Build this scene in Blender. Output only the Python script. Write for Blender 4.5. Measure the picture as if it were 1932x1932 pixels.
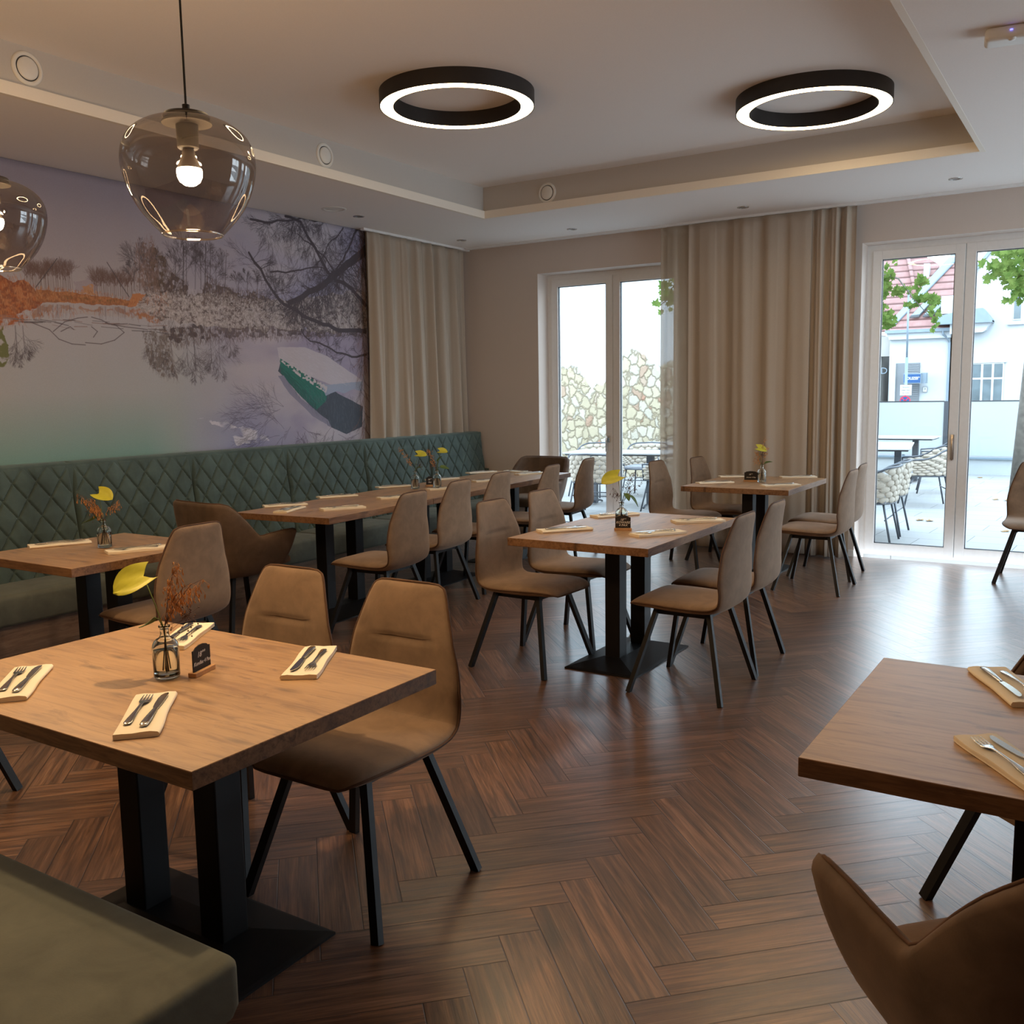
import bpy, bmesh, math, random
import numpy as np
from mathutils import Vector, Matrix
PI = math.pi
random.seed(7)
for o in list(bpy.data.objects):
    bpy.data.objects.remove(o)
S = bpy.context.scene
C = S.collection

# ------------------------------------------------------------------ camera
cam_d = bpy.data.cameras.new('camera')
cam = bpy.data.objects.new('camera', cam_d)
C.objects.link(cam)
yaw, pitch, roll, foc = -0.5679, -0.12445, -0.01621, 1784.12
f_ = Vector((math.sin(yaw)*math.cos(pitch), math.cos(yaw)*math.cos(pitch), math.sin(pitch)))
r0 = Vector((math.cos(yaw), -math.sin(yaw), 0))
u0 = r0.cross(f_)
r_ = math.cos(roll)*r0 + math.sin(roll)*u0
u_ = -math.sin(roll)*r0 + math.cos(roll)*u0
mw = Matrix((r_, u_, -f_)).transposed().to_4x4()
mw.translation = Vector((6.2343, -8.8459, 1.5254))
cam.matrix_world = mw
cam_d.sensor_width = 36.0
cam_d.lens = foc/1932*36.0
cam_d.clip_start = 0.02
cam_d.clip_end = 300
S.camera = cam

# ------------------------------------------------------------------ light, exposure
W = bpy.data.worlds.new('overcast_sky')
S.world = W
W.use_nodes = True
wn = W.node_tree.nodes
wl = W.node_tree.links
wn.clear()
bg = wn.new('ShaderNodeBackground'); wo = wn.new('ShaderNodeOutputWorld')
tc = wn.new('ShaderNodeTexCoord'); sp = wn.new('ShaderNodeSeparateXYZ'); cr = wn.new('ShaderNodeValToRGB')
wl.new(tc.outputs['Generated'], sp.inputs[0]); wl.new(sp.outputs[2], cr.inputs[0])
cr.color_ramp.elements[0].color = (0.80, 0.90, 1.0, 1); cr.color_ramp.elements[0].position = 0.0
cr.color_ramp.elements[1].color = (0.62, 0.80, 1.0, 1); cr.color_ramp.elements[1].position = 0.9
wl.new(cr.outputs[0], bg.inputs[0]); wl.new(bg.outputs[0], wo.inputs[0])
bg.inputs[1].default_value = 3.8
sun_d = bpy.data.lights.new('sun', 'SUN'); sun_d.energy = 0.7; sun_d.angle = math.radians(12); sun_d.color = (1, .97, .92)
sun = bpy.data.objects.new('sun', sun_d); C.objects.link(sun)
sun.rotation_euler = (math.radians(48), math.radians(18), 0)
def portal(x, y, z, sx, sz, rz):
    d = bpy.data.lights.new('window_daylight', 'AREA'); d.shape = 'RECTANGLE'; d.size = sx; d.size_y = sz
    d.cycles.is_portal = True
    o = bpy.data.objects.new('window_daylight', d); C.objects.link(o)
    o.location = (x, y, z); o.rotation_euler = (-PI/2, 0, rz)
    return o
portal(1.76, .43, 1.4, 1.6, 2.76, 0)
portal(5.49, .43, 1.4, 2.42, 2.76, 0)
portal(7.85, .43, 1.4, 1.1, 2.76, 0)
portal(9.02, -2.3, 1.5, 2.6, 2.4, -PI/2)
S.view_settings.view_transform = 'Standard'
S.view_settings.look = 'None'
S.view_settings.gamma = 1.0
S.view_settings.use_curve_mapping = False
S.view_settings.exposure = 0.66
S.cycles.max_bounces = 12
S.cycles.diffuse_bounces = 6
S.cycles.glossy_bounces = 4
S.cycles.transparent_max_bounces = 16
S.cycles.transmission_bounces = 10
S.cycles.sample_clamp_indirect = 4.0
S.cycles.caustics_reflective = False
S.cycles.caustics_refractive = False
S.cycles.use_denoising = True

# ------------------------------------------------------------------ material helpers
class NT:
    def __init__(s, name):
        s.m = bpy.data.materials.new(name); s.m.use_nodes = True
        s.n = s.m.node_tree.nodes; s.l = s.m.node_tree.links
        s.n.clear()
        s.out = s.n.new('ShaderNodeOutputMaterial')
    def node(s, t, **k):
        x = s.n.new(t)
        for a, b in k.items():
            if a.startswith('i_'):
                x.inputs[a[2:].replace('_', ' ')].default_value = b
            else:
                setattr(x, a, b)
        return x
    def link(s, a, b): s.l.new(a, b)
    def math(s, op, a, b=None, c=None):
        x = s.n.new('ShaderNodeMath'); x.operation = op
        for i, v in enumerate((a, b, c)):
            if v is None: continue
            if isinstance(v, (int, float)): x.inputs[i].default_value = v
            else: s.link(v, x.inputs[i])
        return x.outputs[0]
    def mix(s, f, a, b):
        x = s.n.new('ShaderNodeMix'); x.data_type = 'RGBA'
        for sock, v in ((x.inputs[0], f), (x.inputs[6], a), (x.inputs[7], b)):
            if isinstance(v, (int, float)): sock.default_value = v
            elif isinstance(v, tuple): sock.default_value = v if len(v) == 4 else (*v, 1)
            else: s.link(v, sock)
        return x.outputs[2]
    def ramp(s, f, stops):
        x = s.n.new('ShaderNodeValToRGB'); s.link(f, x.inputs[0])
        e = x.color_ramp.elements
        while len(e) < len(stops): e.new(0.5)
        for i, (p, c) in enumerate(stops):
            e[i].position = p; e[i].color = (*c, 1)
        return x.outputs[0]
    def noise(s, vec, scale, detail=3, rough=.5, dist=0):
        x = s.node('ShaderNodeTexNoise'); x.inputs['Scale'].default_value = scale; x.inputs['Detail'].default_value = detail
        x.inputs['Roughness'].default_value = rough; x.inputs['Distortion'].default_value = dist
        if vec is not None: s.link(vec, x.inputs['Vector'])
        return x.outputs['Fac']
    def coord(s, which='Object', scale=None, rot=None, loc=None):
        t = s.node('ShaderNodeTexCoord'); o = t.outputs[which]
        if scale or rot or loc:
            m = s.node('ShaderNodeMapping'); s.link(o, m.inputs[0])
            if scale: m.inputs['Scale'].default_value = scale
            if rot: m.inputs['Rotation'].default_value = rot
            if loc: m.inputs['Location'].default_value = loc
            o = m.outputs[0]
        return o
    def bsdf(s, col=None, rough=.5, metal=0, bump=None, bstr=.3, bdist=.002, **k):
        b = s.node('ShaderNodeBsdfPrincipled')
        if col is not None:
            if isinstance(col, tuple): b.inputs['Base Color'].default_value = (*col, 1)
            else: s.link(col, b.inputs['Base Color'])
        if isinstance(rough, (int, float)): b.inputs['Roughness'].default_value = rough
        else: s.link(rough, b.inputs['Roughness'])
        b.inputs['Metallic'].default_value = metal
        if bump is not None:
            bn = s.node('ShaderNodeBump'); bn.inputs['Strength'].default_value = bstr; bn.inputs['Distance'].default_value = bdist
            s.link(bump, bn.inputs['Height']); s.link(bn.outputs[0], b.inputs['Normal'])
        for a, v in k.items():
            b.inputs[a.replace('_', ' ')].default_value = v
        s.link(b.outputs[0], s.out.inputs[0])
        return b

def simple(name, col, rough=.5, metal=0, var=.08, nscale=30, bstr=.15, **k):
    t = NT(name); v = t.coord()
    n = t.noise(v, nscale, 4)
    c = t.ramp(n, [(.3, tuple(x*(1-var) for x in col)), (.7, tuple(min(1, x*(1+var)) for x in col))])
    t.bsdf(c, rough, metal, bump=n, bstr=bstr, bdist=.001, **k)
    return t.m

M = {}
def wood_mat(name, base, dark, light, along='X', rough=.45, grain=1.0, bstr=.2, gloss=True):
    t = NT(name)
    sc = {'X': (1.2, 14, 14), 'Y': (14, 1.2, 14)}[along]
    v = t.coord('Object', scale=sc)
    v2 = t.coord('Object', scale={'X': (.9, 4.5, 4.5), 'Y': (4.5, .9, 4.5)}[along])
    n1 = t.noise(v, 3.0*grain, 8, .65, .8)
    n2 = t.noise(v2, 1.6, 4, .6, 1.2)
    n3 = t.noise(t.coord('Object', scale={'X': (3, 130, 130), 'Y': (130, 3, 130)}[along]), 1.5, 4, .6)
    c1 = t.ramp(n1, [(.36, dark), (.47, base), (.58, light)])
    c2 = t.ramp(n2, [(.34, dark), (.46, base), (.64, light)])
    c = t.mix(.5, c1, c2)
    kn = t.node('ShaderNodeTexVoronoi'); kn.voronoi_dimensions = '2D'; kn.inputs['Scale'].default_value = 1.0
    kv = t.node('ShaderNodeMix'); kv.data_type = 'VECTOR'; kv.inputs[0].default_value = .12
    kz = t.node('ShaderNodeTexNoise'); kz.inputs['Scale'].default_value = 2.5; kc = t.coord('Object', scale={'X': (2.4, 9, 9), 'Y': (9, 2.4, 9)}[along]); t.link(kc, kz.inputs['Vector']); t.link(kc, kv.inputs[4]); t.link(kz.outputs['Color'], kv.inputs[5]); t.link(kv.outputs[1], kn.inputs['Vector'])
    kf = t.ramp(kn.outputs['Distance'], [(.02, (1, 1, 1)), (.13, (0, 0, 0))])
    n4 = t.noise(t.coord('Object', scale={'X': (1.7, 9, 9), 'Y': (9, 1.7, 9)}[along]), 2.4, 6, .7, 1.6)
    ck = t.ramp(n4, [(.545, (0, 0, 0)), (.64, (1, 1, 1))])
    kd = tuple(x*.42 for x in dark)
    c = t.mix(t.math('MULTIPLY', ck, .55), c, tuple(x*.75 for x in dark))
    c = t.mix(t.math('MULTIPLY', kf, .75), c, kd)
    c = t.mix(t.math('MULTIPLY', n3, .34), c, tuple(x*.6 for x in dark))
    t.bsdf(c, rough, 0, bump=n3, bstr=bstr, bdist=.0008, Specular_IOR_Level=1.0 if gloss else .4, Coat_Weight=.9 if gloss else 0, Coat_Roughness=.46)
    return t.m
M['oak'] = wood_mat('oak_laminate_x', (.43, .242, .10), (.22, .105, .042), (.53, .32, .145), 'X', .46)
M['oak_y'] = wood_mat('oak_laminate_y', (.43, .242, .10), (.22, .105, .042), (.53, .32, .145), 'Y', .46)
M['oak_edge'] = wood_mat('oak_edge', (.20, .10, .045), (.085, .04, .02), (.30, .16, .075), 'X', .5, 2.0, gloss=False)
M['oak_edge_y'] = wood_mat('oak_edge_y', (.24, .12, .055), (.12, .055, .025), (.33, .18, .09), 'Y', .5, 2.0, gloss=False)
M['plinth'] = wood_mat('plinth_wood', (.20, .12, .075), (.10, .06, .04), (.27, .18, .12), 'Y', .5, gloss=False)

def floor_mat():
    t = NT('herringbone_planks')
    w = .1235; n = 5.0
    g = t.node('ShaderNodeTexCoord'); s = t.node('ShaderNodeSeparateXYZ'); t.link(g.outputs['Object'], s.inputs[0])
    x, y = s.outputs[0], s.outputs[1]
    k = 1/(math.sqrt(2)*w)
    A0 = (5.357+5.361)*k; B0 = (5.357-5.361)*k
    a = t.math('ADD', t.math('MULTIPLY', t.math('SUBTRACT', x, y), k), n - A0 + 200)
    b = t.math('ADD', t.math('MULTIPLY', t.math('ADD', x, y), -k), B0 + 200)
    i = t.math('FLOOR', a); j = t.math('FLOOR', b)
    fa = t.math('SUBTRACT', a, i); fb = t.math('SUBTRACT', b, j)
    d = t.math('MODULO', t.math('ADD', t.math('SUBTRACT', i, j), 1000.0), 2*n)
    hor = t.math('LESS_THAN', d, n-.5)
    # along / across in plank units
    alH = t.math('ADD', d, fa)
    alV = t.math('ADD', t.math('SUBTRACT', 2*n-1, d), fb)
    def sel(p, q):
        return t.math('ADD', t.math('MULTIPLY', hor, p), t.math('MULTIPLY', t.math('SUBTRACT', 1.0, hor), q))
    al = sel(alH, alV); ac = sel(fb, fa)
    id1 = sel(t.math('SUBTRACT', i, d), i)
    id2 = sel(j, t.math('SUBTRACT', j, t.math('SUBTRACT', 2*n-1, d)))
    cv = t.node('ShaderNodeCombineXYZ'); t.link(id1, cv.inputs[0]); t.link(id2, cv.inputs[1]); t.link(hor, cv.inputs[2])
    wn_ = t.node('ShaderNodeTexWhiteNoise'); wn_.noise_dimensions = '3D'; t.link(cv.outputs[0], wn_.inputs['Vector'])
    rnd = wn_.outputs['Value']
    gv = t.node('ShaderNodeCombineXYZ')
    t.link(t.math('MULTIPLY', al, .16), gv.inputs[0]); t.link(t.math('MULTIPLY', ac, 2.6), gv.inputs[1]); t.link(t.math('MULTIPLY', rnd, 57.0), gv.inputs[2])
    n1 = t.noise(gv.outputs[0], 2.2, 7, .62, .7)
    gv2 = t.node('ShaderNodeCombineXYZ')
    t.link(t.math('MULTIPLY', al, .5), gv2.inputs[0]); t.link(t.math('MULTIPLY', ac, 19.0), gv2.inputs[1]); t.link(t.math('MULTIPLY', rnd, 91.0), gv2.inputs[2])
    n2 = t.noise(gv2.outputs[0], 1.4, 5, .6)
    c = t.ramp(n1, [(.32, (.040, .020, .012)), (.45, (.125, .060, .032)), (.56, (.200, .100, .055)), (.70, (.30, .165, .10))])
    nn2 = t.ramp(n2, [(.35, (0, 0, 0)), (.65, (1, 1, 1))])
    c = t.mix(t.math('MULTIPLY', nn2, .55), c, (.045, .022, .014))
    tint = t.math('ADD', t.math('MULTIPLY', rnd, .6), .72)
    hsv = t.node('ShaderNodeHueSaturation'); t.link(c, hsv.inputs['Color']); t.link(tint, hsv.inputs['Value'])
    # seams
    e1 = t.math('MINIMUM', ac, t.math('SUBTRACT', 1.0, ac))
    e2 = t.math('MINIMUM', al, t.math('SUBTRACT', n, al))
    e = t.math('MINIMUM', e1, e2)
    seam = t.ramp(e, [(.006, (1, 1, 1)), (.018, (0, 0, 0))])
    c = t.mix(t.math('MULTIPLY', seam, .8), hsv.outputs[0], (.02, .009, .006))
    hgt = t.math('SUBTRACT', t.math('MULTIPLY', n2, .5), t.math('MULTIPLY', seam, 1.6))
    rg = t.math('ADD', t.math('MULTIPLY', n2, .20), .22)
    t.bsdf(c, rg, 0, bump=hgt, bstr=.85, bdist=.0018, Specular_IOR_Level=.8, Coat_Weight=.85, Coat_Roughness=.27)
    return t.m
M['floor'] = floor_mat()
M['wall'] = simple('painted_wall', (.63, .555, .50), .85, nscale=160, var=.02, bstr=.2)
M['ceil'] = simple('ceiling_paint', (.87, .84, .815), .9, nscale=120, var=.015, bstr=.08)
M['lip'] = simple('lit_cream_edge', (.86, .82, .74), .9, nscale=120, var=.01, bstr=.05)  # cream lip; lamp light caught by the edge is put into the colour
M['recess'] = simple('shade_grey_recess', (.56, .54, .51), .9, nscale=120, var=.015, bstr=.05)  # ceiling tone darkened; shade on the set-back band is put into the colour
M['white_plastic'] = simple('white_plastic', (.78, .78, .74), .4, var=.02)
M['frame'] = simple('white_window_frame', (.80, .81, .81), .35, var=.02)
M['gasket'] = simple('dark_gasket', (.05, .055, .06), .5)
M['steel'] = simple('polished_steel', (.62, .60, .57), .16, 1, var=.02, bstr=.02)
M['chrome'] = simple('brushed_chrome', (.6, .6, .6), .25, 1, var=.02, bstr=.02)
M['black'] = simple('black_metal', (.0045, .0045, .0055), .5, 0, var=.1, bstr=.03, Specular_IOR_Level=.35)
M['blackcable'] = simple('black_cable', (.012, .012, .012), .6)
M['lampbody'] = simple('black_lamp_body', (.022, .018, .016), .5, .2, var=.1)
def suede(name, col, sheen=.35, var=.28, nscale=9):
    t = NT(name)
    v = t.coord()
    n1 = t.noise(v, nscale, 5, .6, .4); n2 = t.noise(v, 240, 2)
    c = t.ramp(n1, [(.3, tuple(x*(1-var) for x in col)), (.72, tuple(x*(1+var) for x in col))])
    b = t.bsdf(c, .78, 0, bump=n2, bstr=.25, bdist=.0008)
    b.inputs['Sheen Weight'].default_value = sheen; b.inputs['Sheen Roughness'].default_value = .45
    b.inputs['Sheen Tint'].default_value = (*[min(1, x*2.2+.25) for x in col], 1)
    b.inputs['Specular IOR Level'].default_value = .3
    return t.m
M['suede'] = suede('taupe_suede', (.225, .152, .100), .45, .22, 11)
M['suede_dark'] = suede('brown_suede', (.120, .080, .054))
M['piping'] = suede('dark_brown_piping', (.095, .050, .030), .2)
M['green'] = suede('green_velvet', (.074, .112, .104), .5, .3, 5)
M['green_seat'] = suede('green_velvet_seat', (.120, .130, .104), .35, .28, 6)
def linen(name, col, tr, trans):
    t = NT(name); v = t.coord()
    wv = t.node('ShaderNodeTexWave'); wv.inputs['Scale'].default_value = 180; t.link(v, wv.inputs[0])
    n = t.noise(v, 300, 2)
    c = t.ramp(n, [(.3, tuple(x*.9 for x in col)), (.7, col)])
    d = t.node('ShaderNodeBsdfDiffuse'); t.link(c, d.inputs[0])
    tl = t.node('ShaderNodeBsdfTranslucent'); t.link(c, tl.inputs[0])
    tp = t.node('ShaderNodeBsdfTransparent')
    m1 = t.node('ShaderNodeMixShader'); m1.inputs[0].default_value = tr
    t.link(d.outputs[0], m1.inputs[1]); t.link(tl.outputs[0], m1.inputs[2])
    m2 = t.node('ShaderNodeMixShader'); m2.inputs[0].default_value = trans
    t.link(m1.outputs[0], m2.inputs[1]); t.link(tp.outputs[0], m2.inputs[2])
    t.link(m2.outputs[0], t.out.inputs[0])
    return t.m
M['linen'] = linen('beige_linen', (.60, .52, .43), .2, .04)
M['sheer'] = linen('sheer_linen', (.60, .52, .42), .3, .42)
def napkin_mat():
    t = NT('cream_napkin'); v = t.coord(); n = t.noise(v, 400, 2)
    t.bsdf((.84, .78, .64), .9, 0, bump=n, bstr=.2, bdist=.0006)
    return t.m
M['napkin'] = napkin_mat()
def glass(name, tint, refl=.06, rough=0.0, edge=.5):
    t = NT(name)
    tp = t.node('ShaderNodeBsdfTransparent'); tp.inputs[0].default_value = (*tint, 1)
    g = t.node('ShaderNodeBsdfGlossy'); g.inputs['Roughness'].default_value = rough; g.inputs[0].default_value = (1, 1, 1, 1)
    fr = t.node('ShaderNodeLayerWeight'); fr.inputs[0].default_value = .25
    f2 = t.math('ADD', t.math('MULTIPLY', t.math('POWER', fr.outputs['Facing'], 2.4), edge), refl)
    mx = t.node('ShaderNodeMixShader'); t.link(f2, mx.inputs[0]); t.link(tp.outputs[0], mx.inputs[1]); t.link(g.outputs[0], mx.inputs[2])
    t.link(mx.outputs[0], t.out.inputs[0])
    return t.m
M['pane'] = glass('window_glass', (.97, .99, .99), .025)
M['smoke'] = glass('smoked_glass', (.66, .61, .58), .10)
def real_glass(name, ior, col):
    t = NT(name); g = t.node('ShaderNodeBsdfGlass'); g.inputs['IOR'].default_value = ior; g.inputs['Roughness'].default_value = 0; g.inputs[0].default_value = (*col, 1)
    t.link(g.outputs[0], t.out.inputs[0]); return t.m
M['clear'] = real_glass('bottle_glass', 1.45, (.97, .985, .98))
M['water'] = real_glass('vase_water', 1.33, (.98, .985, .97))
def emis(name, col, s):
    t = NT(name); e = t.node('ShaderNodeEmission'); e.inputs[0].default_value = (*col, 1); e.inputs[1].default_value = s
    t.link(e.outputs[0], t.out.inputs[0]); return t.m
M['ring_glow'] = emis('ring_lamp_diffuser', (1.0, .70, .38), 16.0)
M['bulb_glow'] = emis('bulb_diffuser', (1.0, .80, .55), 45.0)
M['spot_glow'] = simple('spot_lens', (.25, .25, .25), .2)
M['led_blue'] = emis('sensor_led', (.15, .15, 1.0), 2.5)
M['bulb_base'] = simple('bulb_housing', (.75, .70, .62), .4)
M['chalk'] = simple('chalkboard', (.018, .014, .013), .8)
M['chalktext'] = simple('chalk', (.62, .60, .58), .9)
M['pale_wood'] = simple('pale_wood', (.50, .28, .13), .6, var=.15)
M['yellowleaf'] = simple('yellow_green_spathe', (.47, .46, .035), .45, var=.12, nscale=25)
M['yellowleaf'].node_tree.nodes['Principled BSDF'].inputs['Subsurface Weight'].default_value = .0
M['stem'] = simple('green_stem', (.13, .18, .04), .5)
M['leafg'] = simple('green_leaf', (.075, .14, .03), .5, var=.3)
M['dry'] = simple('dried_grass', (.50, .23, .075), .8, var=.35, nscale=60)
M['twig'] = simple('dark_twig', (.09, .04, .025), .7)
M['patio_floor'] = None
def patio_mat():
    t = NT('pale_stone_tiles')
    v = t.coord('Object', scale=(1, 1, 1), rot=(0, 0, .05))
    b = t.node('ShaderNodeTexBrick'); t.link(v, b.inputs['Vector'])
    b.inputs['Color1'].default_value = (.29, .29, .28, 1); b.inputs['Color2'].default_value = (.315, .315, .305, 1); b.inputs['Mortar'].default_value = (.11, .11, .11, 1)
    b.inputs['Scale'].default_value = 1.0; b.inputs['Mortar Size'].default_value = .004
    b.inputs['Brick Width'].default_value = .9; b.inputs['Row Height'].default_value = .45
    t.bsdf(b.outputs[0], .75)
    return t.m
M['patio_floor'] = patio_mat()
def stone_mat():
    t = NT('ragged_stone_and_plaster')
    v = t.coord('Object')
    s = t.node('ShaderNodeSeparateXYZ'); t.link(v, s.inputs[0])
    mp = t.node('ShaderNodeMapping'); t.link(v, mp.inputs[0]); mp.inputs['Scale'].default_value = (7.4, 1, 6.2)
    nz = t.node('ShaderNodeTexNoise'); nz.inputs['Scale'].default_value = 1.6; t.link(mp.outputs[0], nz.inputs['Vector'])
    mv = t.node('ShaderNodeMix'); mv.data_type = 'VECTOR'; mv.inputs[0].default_value = .42
    t.link(mp.outputs[0], mv.inputs[4]); t.link(nz.outputs['Color'], mv.inputs[5])
    vd = t.node('ShaderNodeTexVoronoi'); vd.feature = 'DISTANCE_TO_EDGE'; vd.inputs['Scale'].default_value = 1.5; t.link(mv.outputs[1], vd.inputs['Vector'])
    vc = t.node('ShaderNodeTexVoronoi'); vc.inputs['Scale'].default_value = 1.5; t.link(mv.outputs[1], vc.inputs['Vector'])
    sc = t.node('ShaderNodeSeparateColor'); t.link(vc.outputs['Color'], sc.inputs[0])
    col = t.ramp(sc.outputs[0], [(.0, (.47, .42, .30)), (.35, (.60, .54, .40)), (.6, (.54, .52, .44)), (.86, (.64, .60, .50)), (.93, (.44, .30, .22)), (1.0, (.46, .26, .19))])
    col = t.mix(t.math('MULTIPLY', t.noise(v, 14, 4), .4), col, (.36, .32, .24))
    edge = t.ramp(vd.outputs['Distance'], [(.01, (1, 1, 1)), (.11, (0, 0, 0))])
    col = t.mix(t.math('MULTIPLY', edge, .75), col, (.22, .18, .12))
    # exposed area below an uneven line
    n = t.noise(t.coord('Object', scale=(1, 1, .6)), 1.1, 5, .55)
    zlim = t.math('ADD', t.math('MULTIPLY', t.math('SUBTRACT', n, .5), 2.4), t.math('ADD', 2.12, t.math('MULTIPLY', s.outputs[0], .08)))
    msk = t.ramp(t.math('SUBTRACT', zlim, s.outputs[2]), [(.0, (0, 0, 0)), (.06, (1, 1, 1))])
    hs_ = t.node('ShaderNodeHueSaturation'); t.link(col, hs_.inputs['Color']); hs_.inputs['Value'].default_value = .66; hs_.inputs['Saturation'].default_value = 1.1
    c = t.mix(msk, (.48, .52, .54), hs_.outputs[0])
    h = t.math('MULTIPLY', t.math('MINIMUM', vd.outputs['Distance'], .15), msk)
    t.bsdf(c, .9, 0, bump=h, bstr=.9, bdist=.12)
    return t.m
M['stone'] = stone_mat()
M['plaster'] = simple('white_facade_plaster', (.43, .47, .49), .9, var=.02, nscale=8)
M['plaster_beige'] = simple('beige_facade_plaster', (.38, .37, .345), .9, var=.08, nscale=3)
M['panel_white'] = simple('white_screen_panel', (.42, .465, .48), .5, var=.01)
M['grey_metal'] = simple('grey_metal', (.085, .095, .11), .4, .5, var=.05)
M['zinc'] = simple('zinc_sheet', (.20, .26, .31), .45, .2, var=.05, nscale=6)
M['rope'] = simple('cream_rope', (.42, .375, .31), .9, var=.06, nscale=90, bstr=.4)
M['table_grey'] = simple('pale_table_laminate', (.42, .43, .43), .3, var=.03)
M['shutter'] = simple('grey_shutter', (.17, .19, .205), .6)
M['dark_glass'] = simple('window_with_curtain', (.12, .155, .17), .15, var=.25, nscale=3)
M['sign_blue'] = simple('blue_sign', (.015, .075, .21), .4)
M['sign_red'] = simple('red_sign', (.55, .03, .08), .4)
M['sign_white'] = simple('white_sign', (.56, .58, .58), .4)
M['bark'] = simple('grey_bark', (.12, .11, .095), .9, var=.3, nscale=12, bstr=.8)
M['dead_leaf'] = simple('dead_leaf', (.26, .15, .05), .8, var=.3)
def leaf_mat():
    t = NT('maple_leaf'); v = t.coord(); n = t.noise(v, 7, 2)
    c = t.ramp(n, [(.3, (.06, .12, .025)), (.7, (.17, .24, .065))])
    d = t.node('ShaderNodeBsdfDiffuse'); tl = t.node('ShaderNodeBsdfTranslucent'); t.link(c, d.inputs[0]); t.link(c, tl.inputs[0])
    m = t.node('ShaderNodeMixShader'); m.inputs[0].default_value = .5; t.link(d.outputs[0], m.inputs[1]); t.link(tl.outputs[0], m.inputs[2]); t.link(m.outputs[0], t.out.inputs[0])
    return t.m
M['leaf'] = leaf_mat()
def roof_mat():
    t = NT('red_roof_tiles'); v = t.coord('Object', scale=(1, 1, 1))
    s = t.node('ShaderNodeSeparateXYZ'); t.link(v, s.inputs[0])
    row = t.math('FRACT', t.math('MULTIPLY', s.outputs[2], 4.0)); cl = t.math('FRACT', t.math('MULTIPLY', s.outputs[0], 7.0))
    l1 = t.ramp(row, [(.10, (0, 0, 0)), (.34, (1, 1, 1))]); l2 = t.ramp(cl, [(.0, (.6, .6, .6)), (.12, (1, 1, 1))])
    n = t.noise(v, 4, 4)
    c = t.ramp(n, [(.3, (.24, .125, .115)), (.7, (.31, .18, .165))])
    c = t.mix(t.math('SUBTRACT', 1.0, l1), c, (.08, .03, .025)); 
    c = t.mix(t.math('MULTIPLY', t.math('SUBTRACT', 1.0, l2), .5), c, (.08, .03, .025))
    t.bsdf(c, .8)
    return t.m
M['roof'] = roof_mat()

# ------------------------------------------------------------------ mesh helpers
def nb(): return bmesh.new()
def obj(name, bm, mat, parent=None, smooth=False, loc=None, rotz=None, auto=None):
    me = bpy.data.meshes.new(name)
    bmesh.ops.recalc_face_normals(bm, faces=bm.faces)
    bm.to_mesh(me); bm.free()
    if isinstance(mat, (list, tuple)):
        for m in mat: me.materials.append(m)
    else: me.materials.append(mat)
    if smooth:
        me.polygons.foreach_set('use_smooth', [True]*len(me.polygons))
        if auto:
            try: me.set_sharp_from_angle(angle=math.radians(auto))
            except Exception: pass
    o = bpy.data.objects.new(name, me); C.objects.link(o)
    if parent: o.parent = parent
    if loc: o.location = loc
    if rotz is not None: o.rotation_euler = (0, 0, rotz)
    return o
def tag(o, label, cat, group=None, kind=None):
    o['label'] = label; o['category'] = cat
    if group: o['group'] = group
    if kind: o['kind'] = kind
    return o
def thing(name, label, cat, loc=(0, 0, 0), rotz=0, group=None):
    o = bpy.data.objects.new(name, None); C.objects.link(o)
    o.location = loc; o.rotation_euler = (0, 0, rotz); o.empty_display_size = .1
    return tag(o, label, cat, group)
def struct(name, bm, mat, **k):
    o = obj(name, bm, mat, **k); o['kind'] = 'structure'; return o
def dup(root, loc, rotz, label, group=None):
    r = root.copy(); C.objects.link(r); r.location = loc; r.rotation_euler = (0, 0, rotz); r['label'] = label
    if group: r['group'] = group
    def rec(src, dst):
        for ch in list(src.children):
            c = ch.copy(); C.objects.link(c); c.parent = dst
            rec(ch, c)
    rec(root, r)
    return r
def box(bm, c, s, rz=0, bev=0, rx=0, ry=0, seg=2):
    b2 = bmesh.new()
    bmesh.ops.create_cube(b2, size=1)
    bmesh.ops.scale(b2, vec=s, verts=b2.verts)
    if bev: bmesh.ops.bevel(b2, geom=b2.edges[:], offset=bev, segments=seg, affect='EDGES', profile=.6)
    m = Matrix.Translation(c) @ Matrix.Rotation(rz, 4, 'Z') @ Matrix.Rotation(ry, 4, 'Y') @ Matrix.Rotation(rx, 4, 'X')
    bmesh.ops.transform(b2, matrix=m, verts=b2.verts)
    join(bm, b2)
def bx(bm, x0, x1, y0, y1, z0, z1, bev=0):
    box(bm, ((x0+x1)/2, (y0+y1)/2, (z0+z1)/2), (abs(x1-x0), abs(y1-y0), abs(z1-z0)), bev=bev)
def join(bm, b2, mi=None):
    vm = {v: bm.verts.new(v.co) for v in b2.verts}
    for f in b2.faces:
        nf = bm.faces.new([vm[v] for v in f.verts]); nf.material_index = f.material_index if mi is None else mi
    b2.free()
def ringmesh(bm, rings, cap=True, closed=True, loop=False):
    R = [[bm.verts.new(p) for p in r] for r in rings]
    n = len(rings[0])
    rr = range(len(R) if loop else len(R)-1)
    for i in rr:
        a, b = R[i], R[(i+1) % len(R)]
        for j in range(n if closed else n-1):
            k = (j+1) % n
            bm.faces.new((a[j], a[k], b[k], b[j]))
    if cap and not loop and closed:
        bm.faces.new(list(reversed(R[0]))); bm.faces.new(R[-1])
    return R
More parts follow.
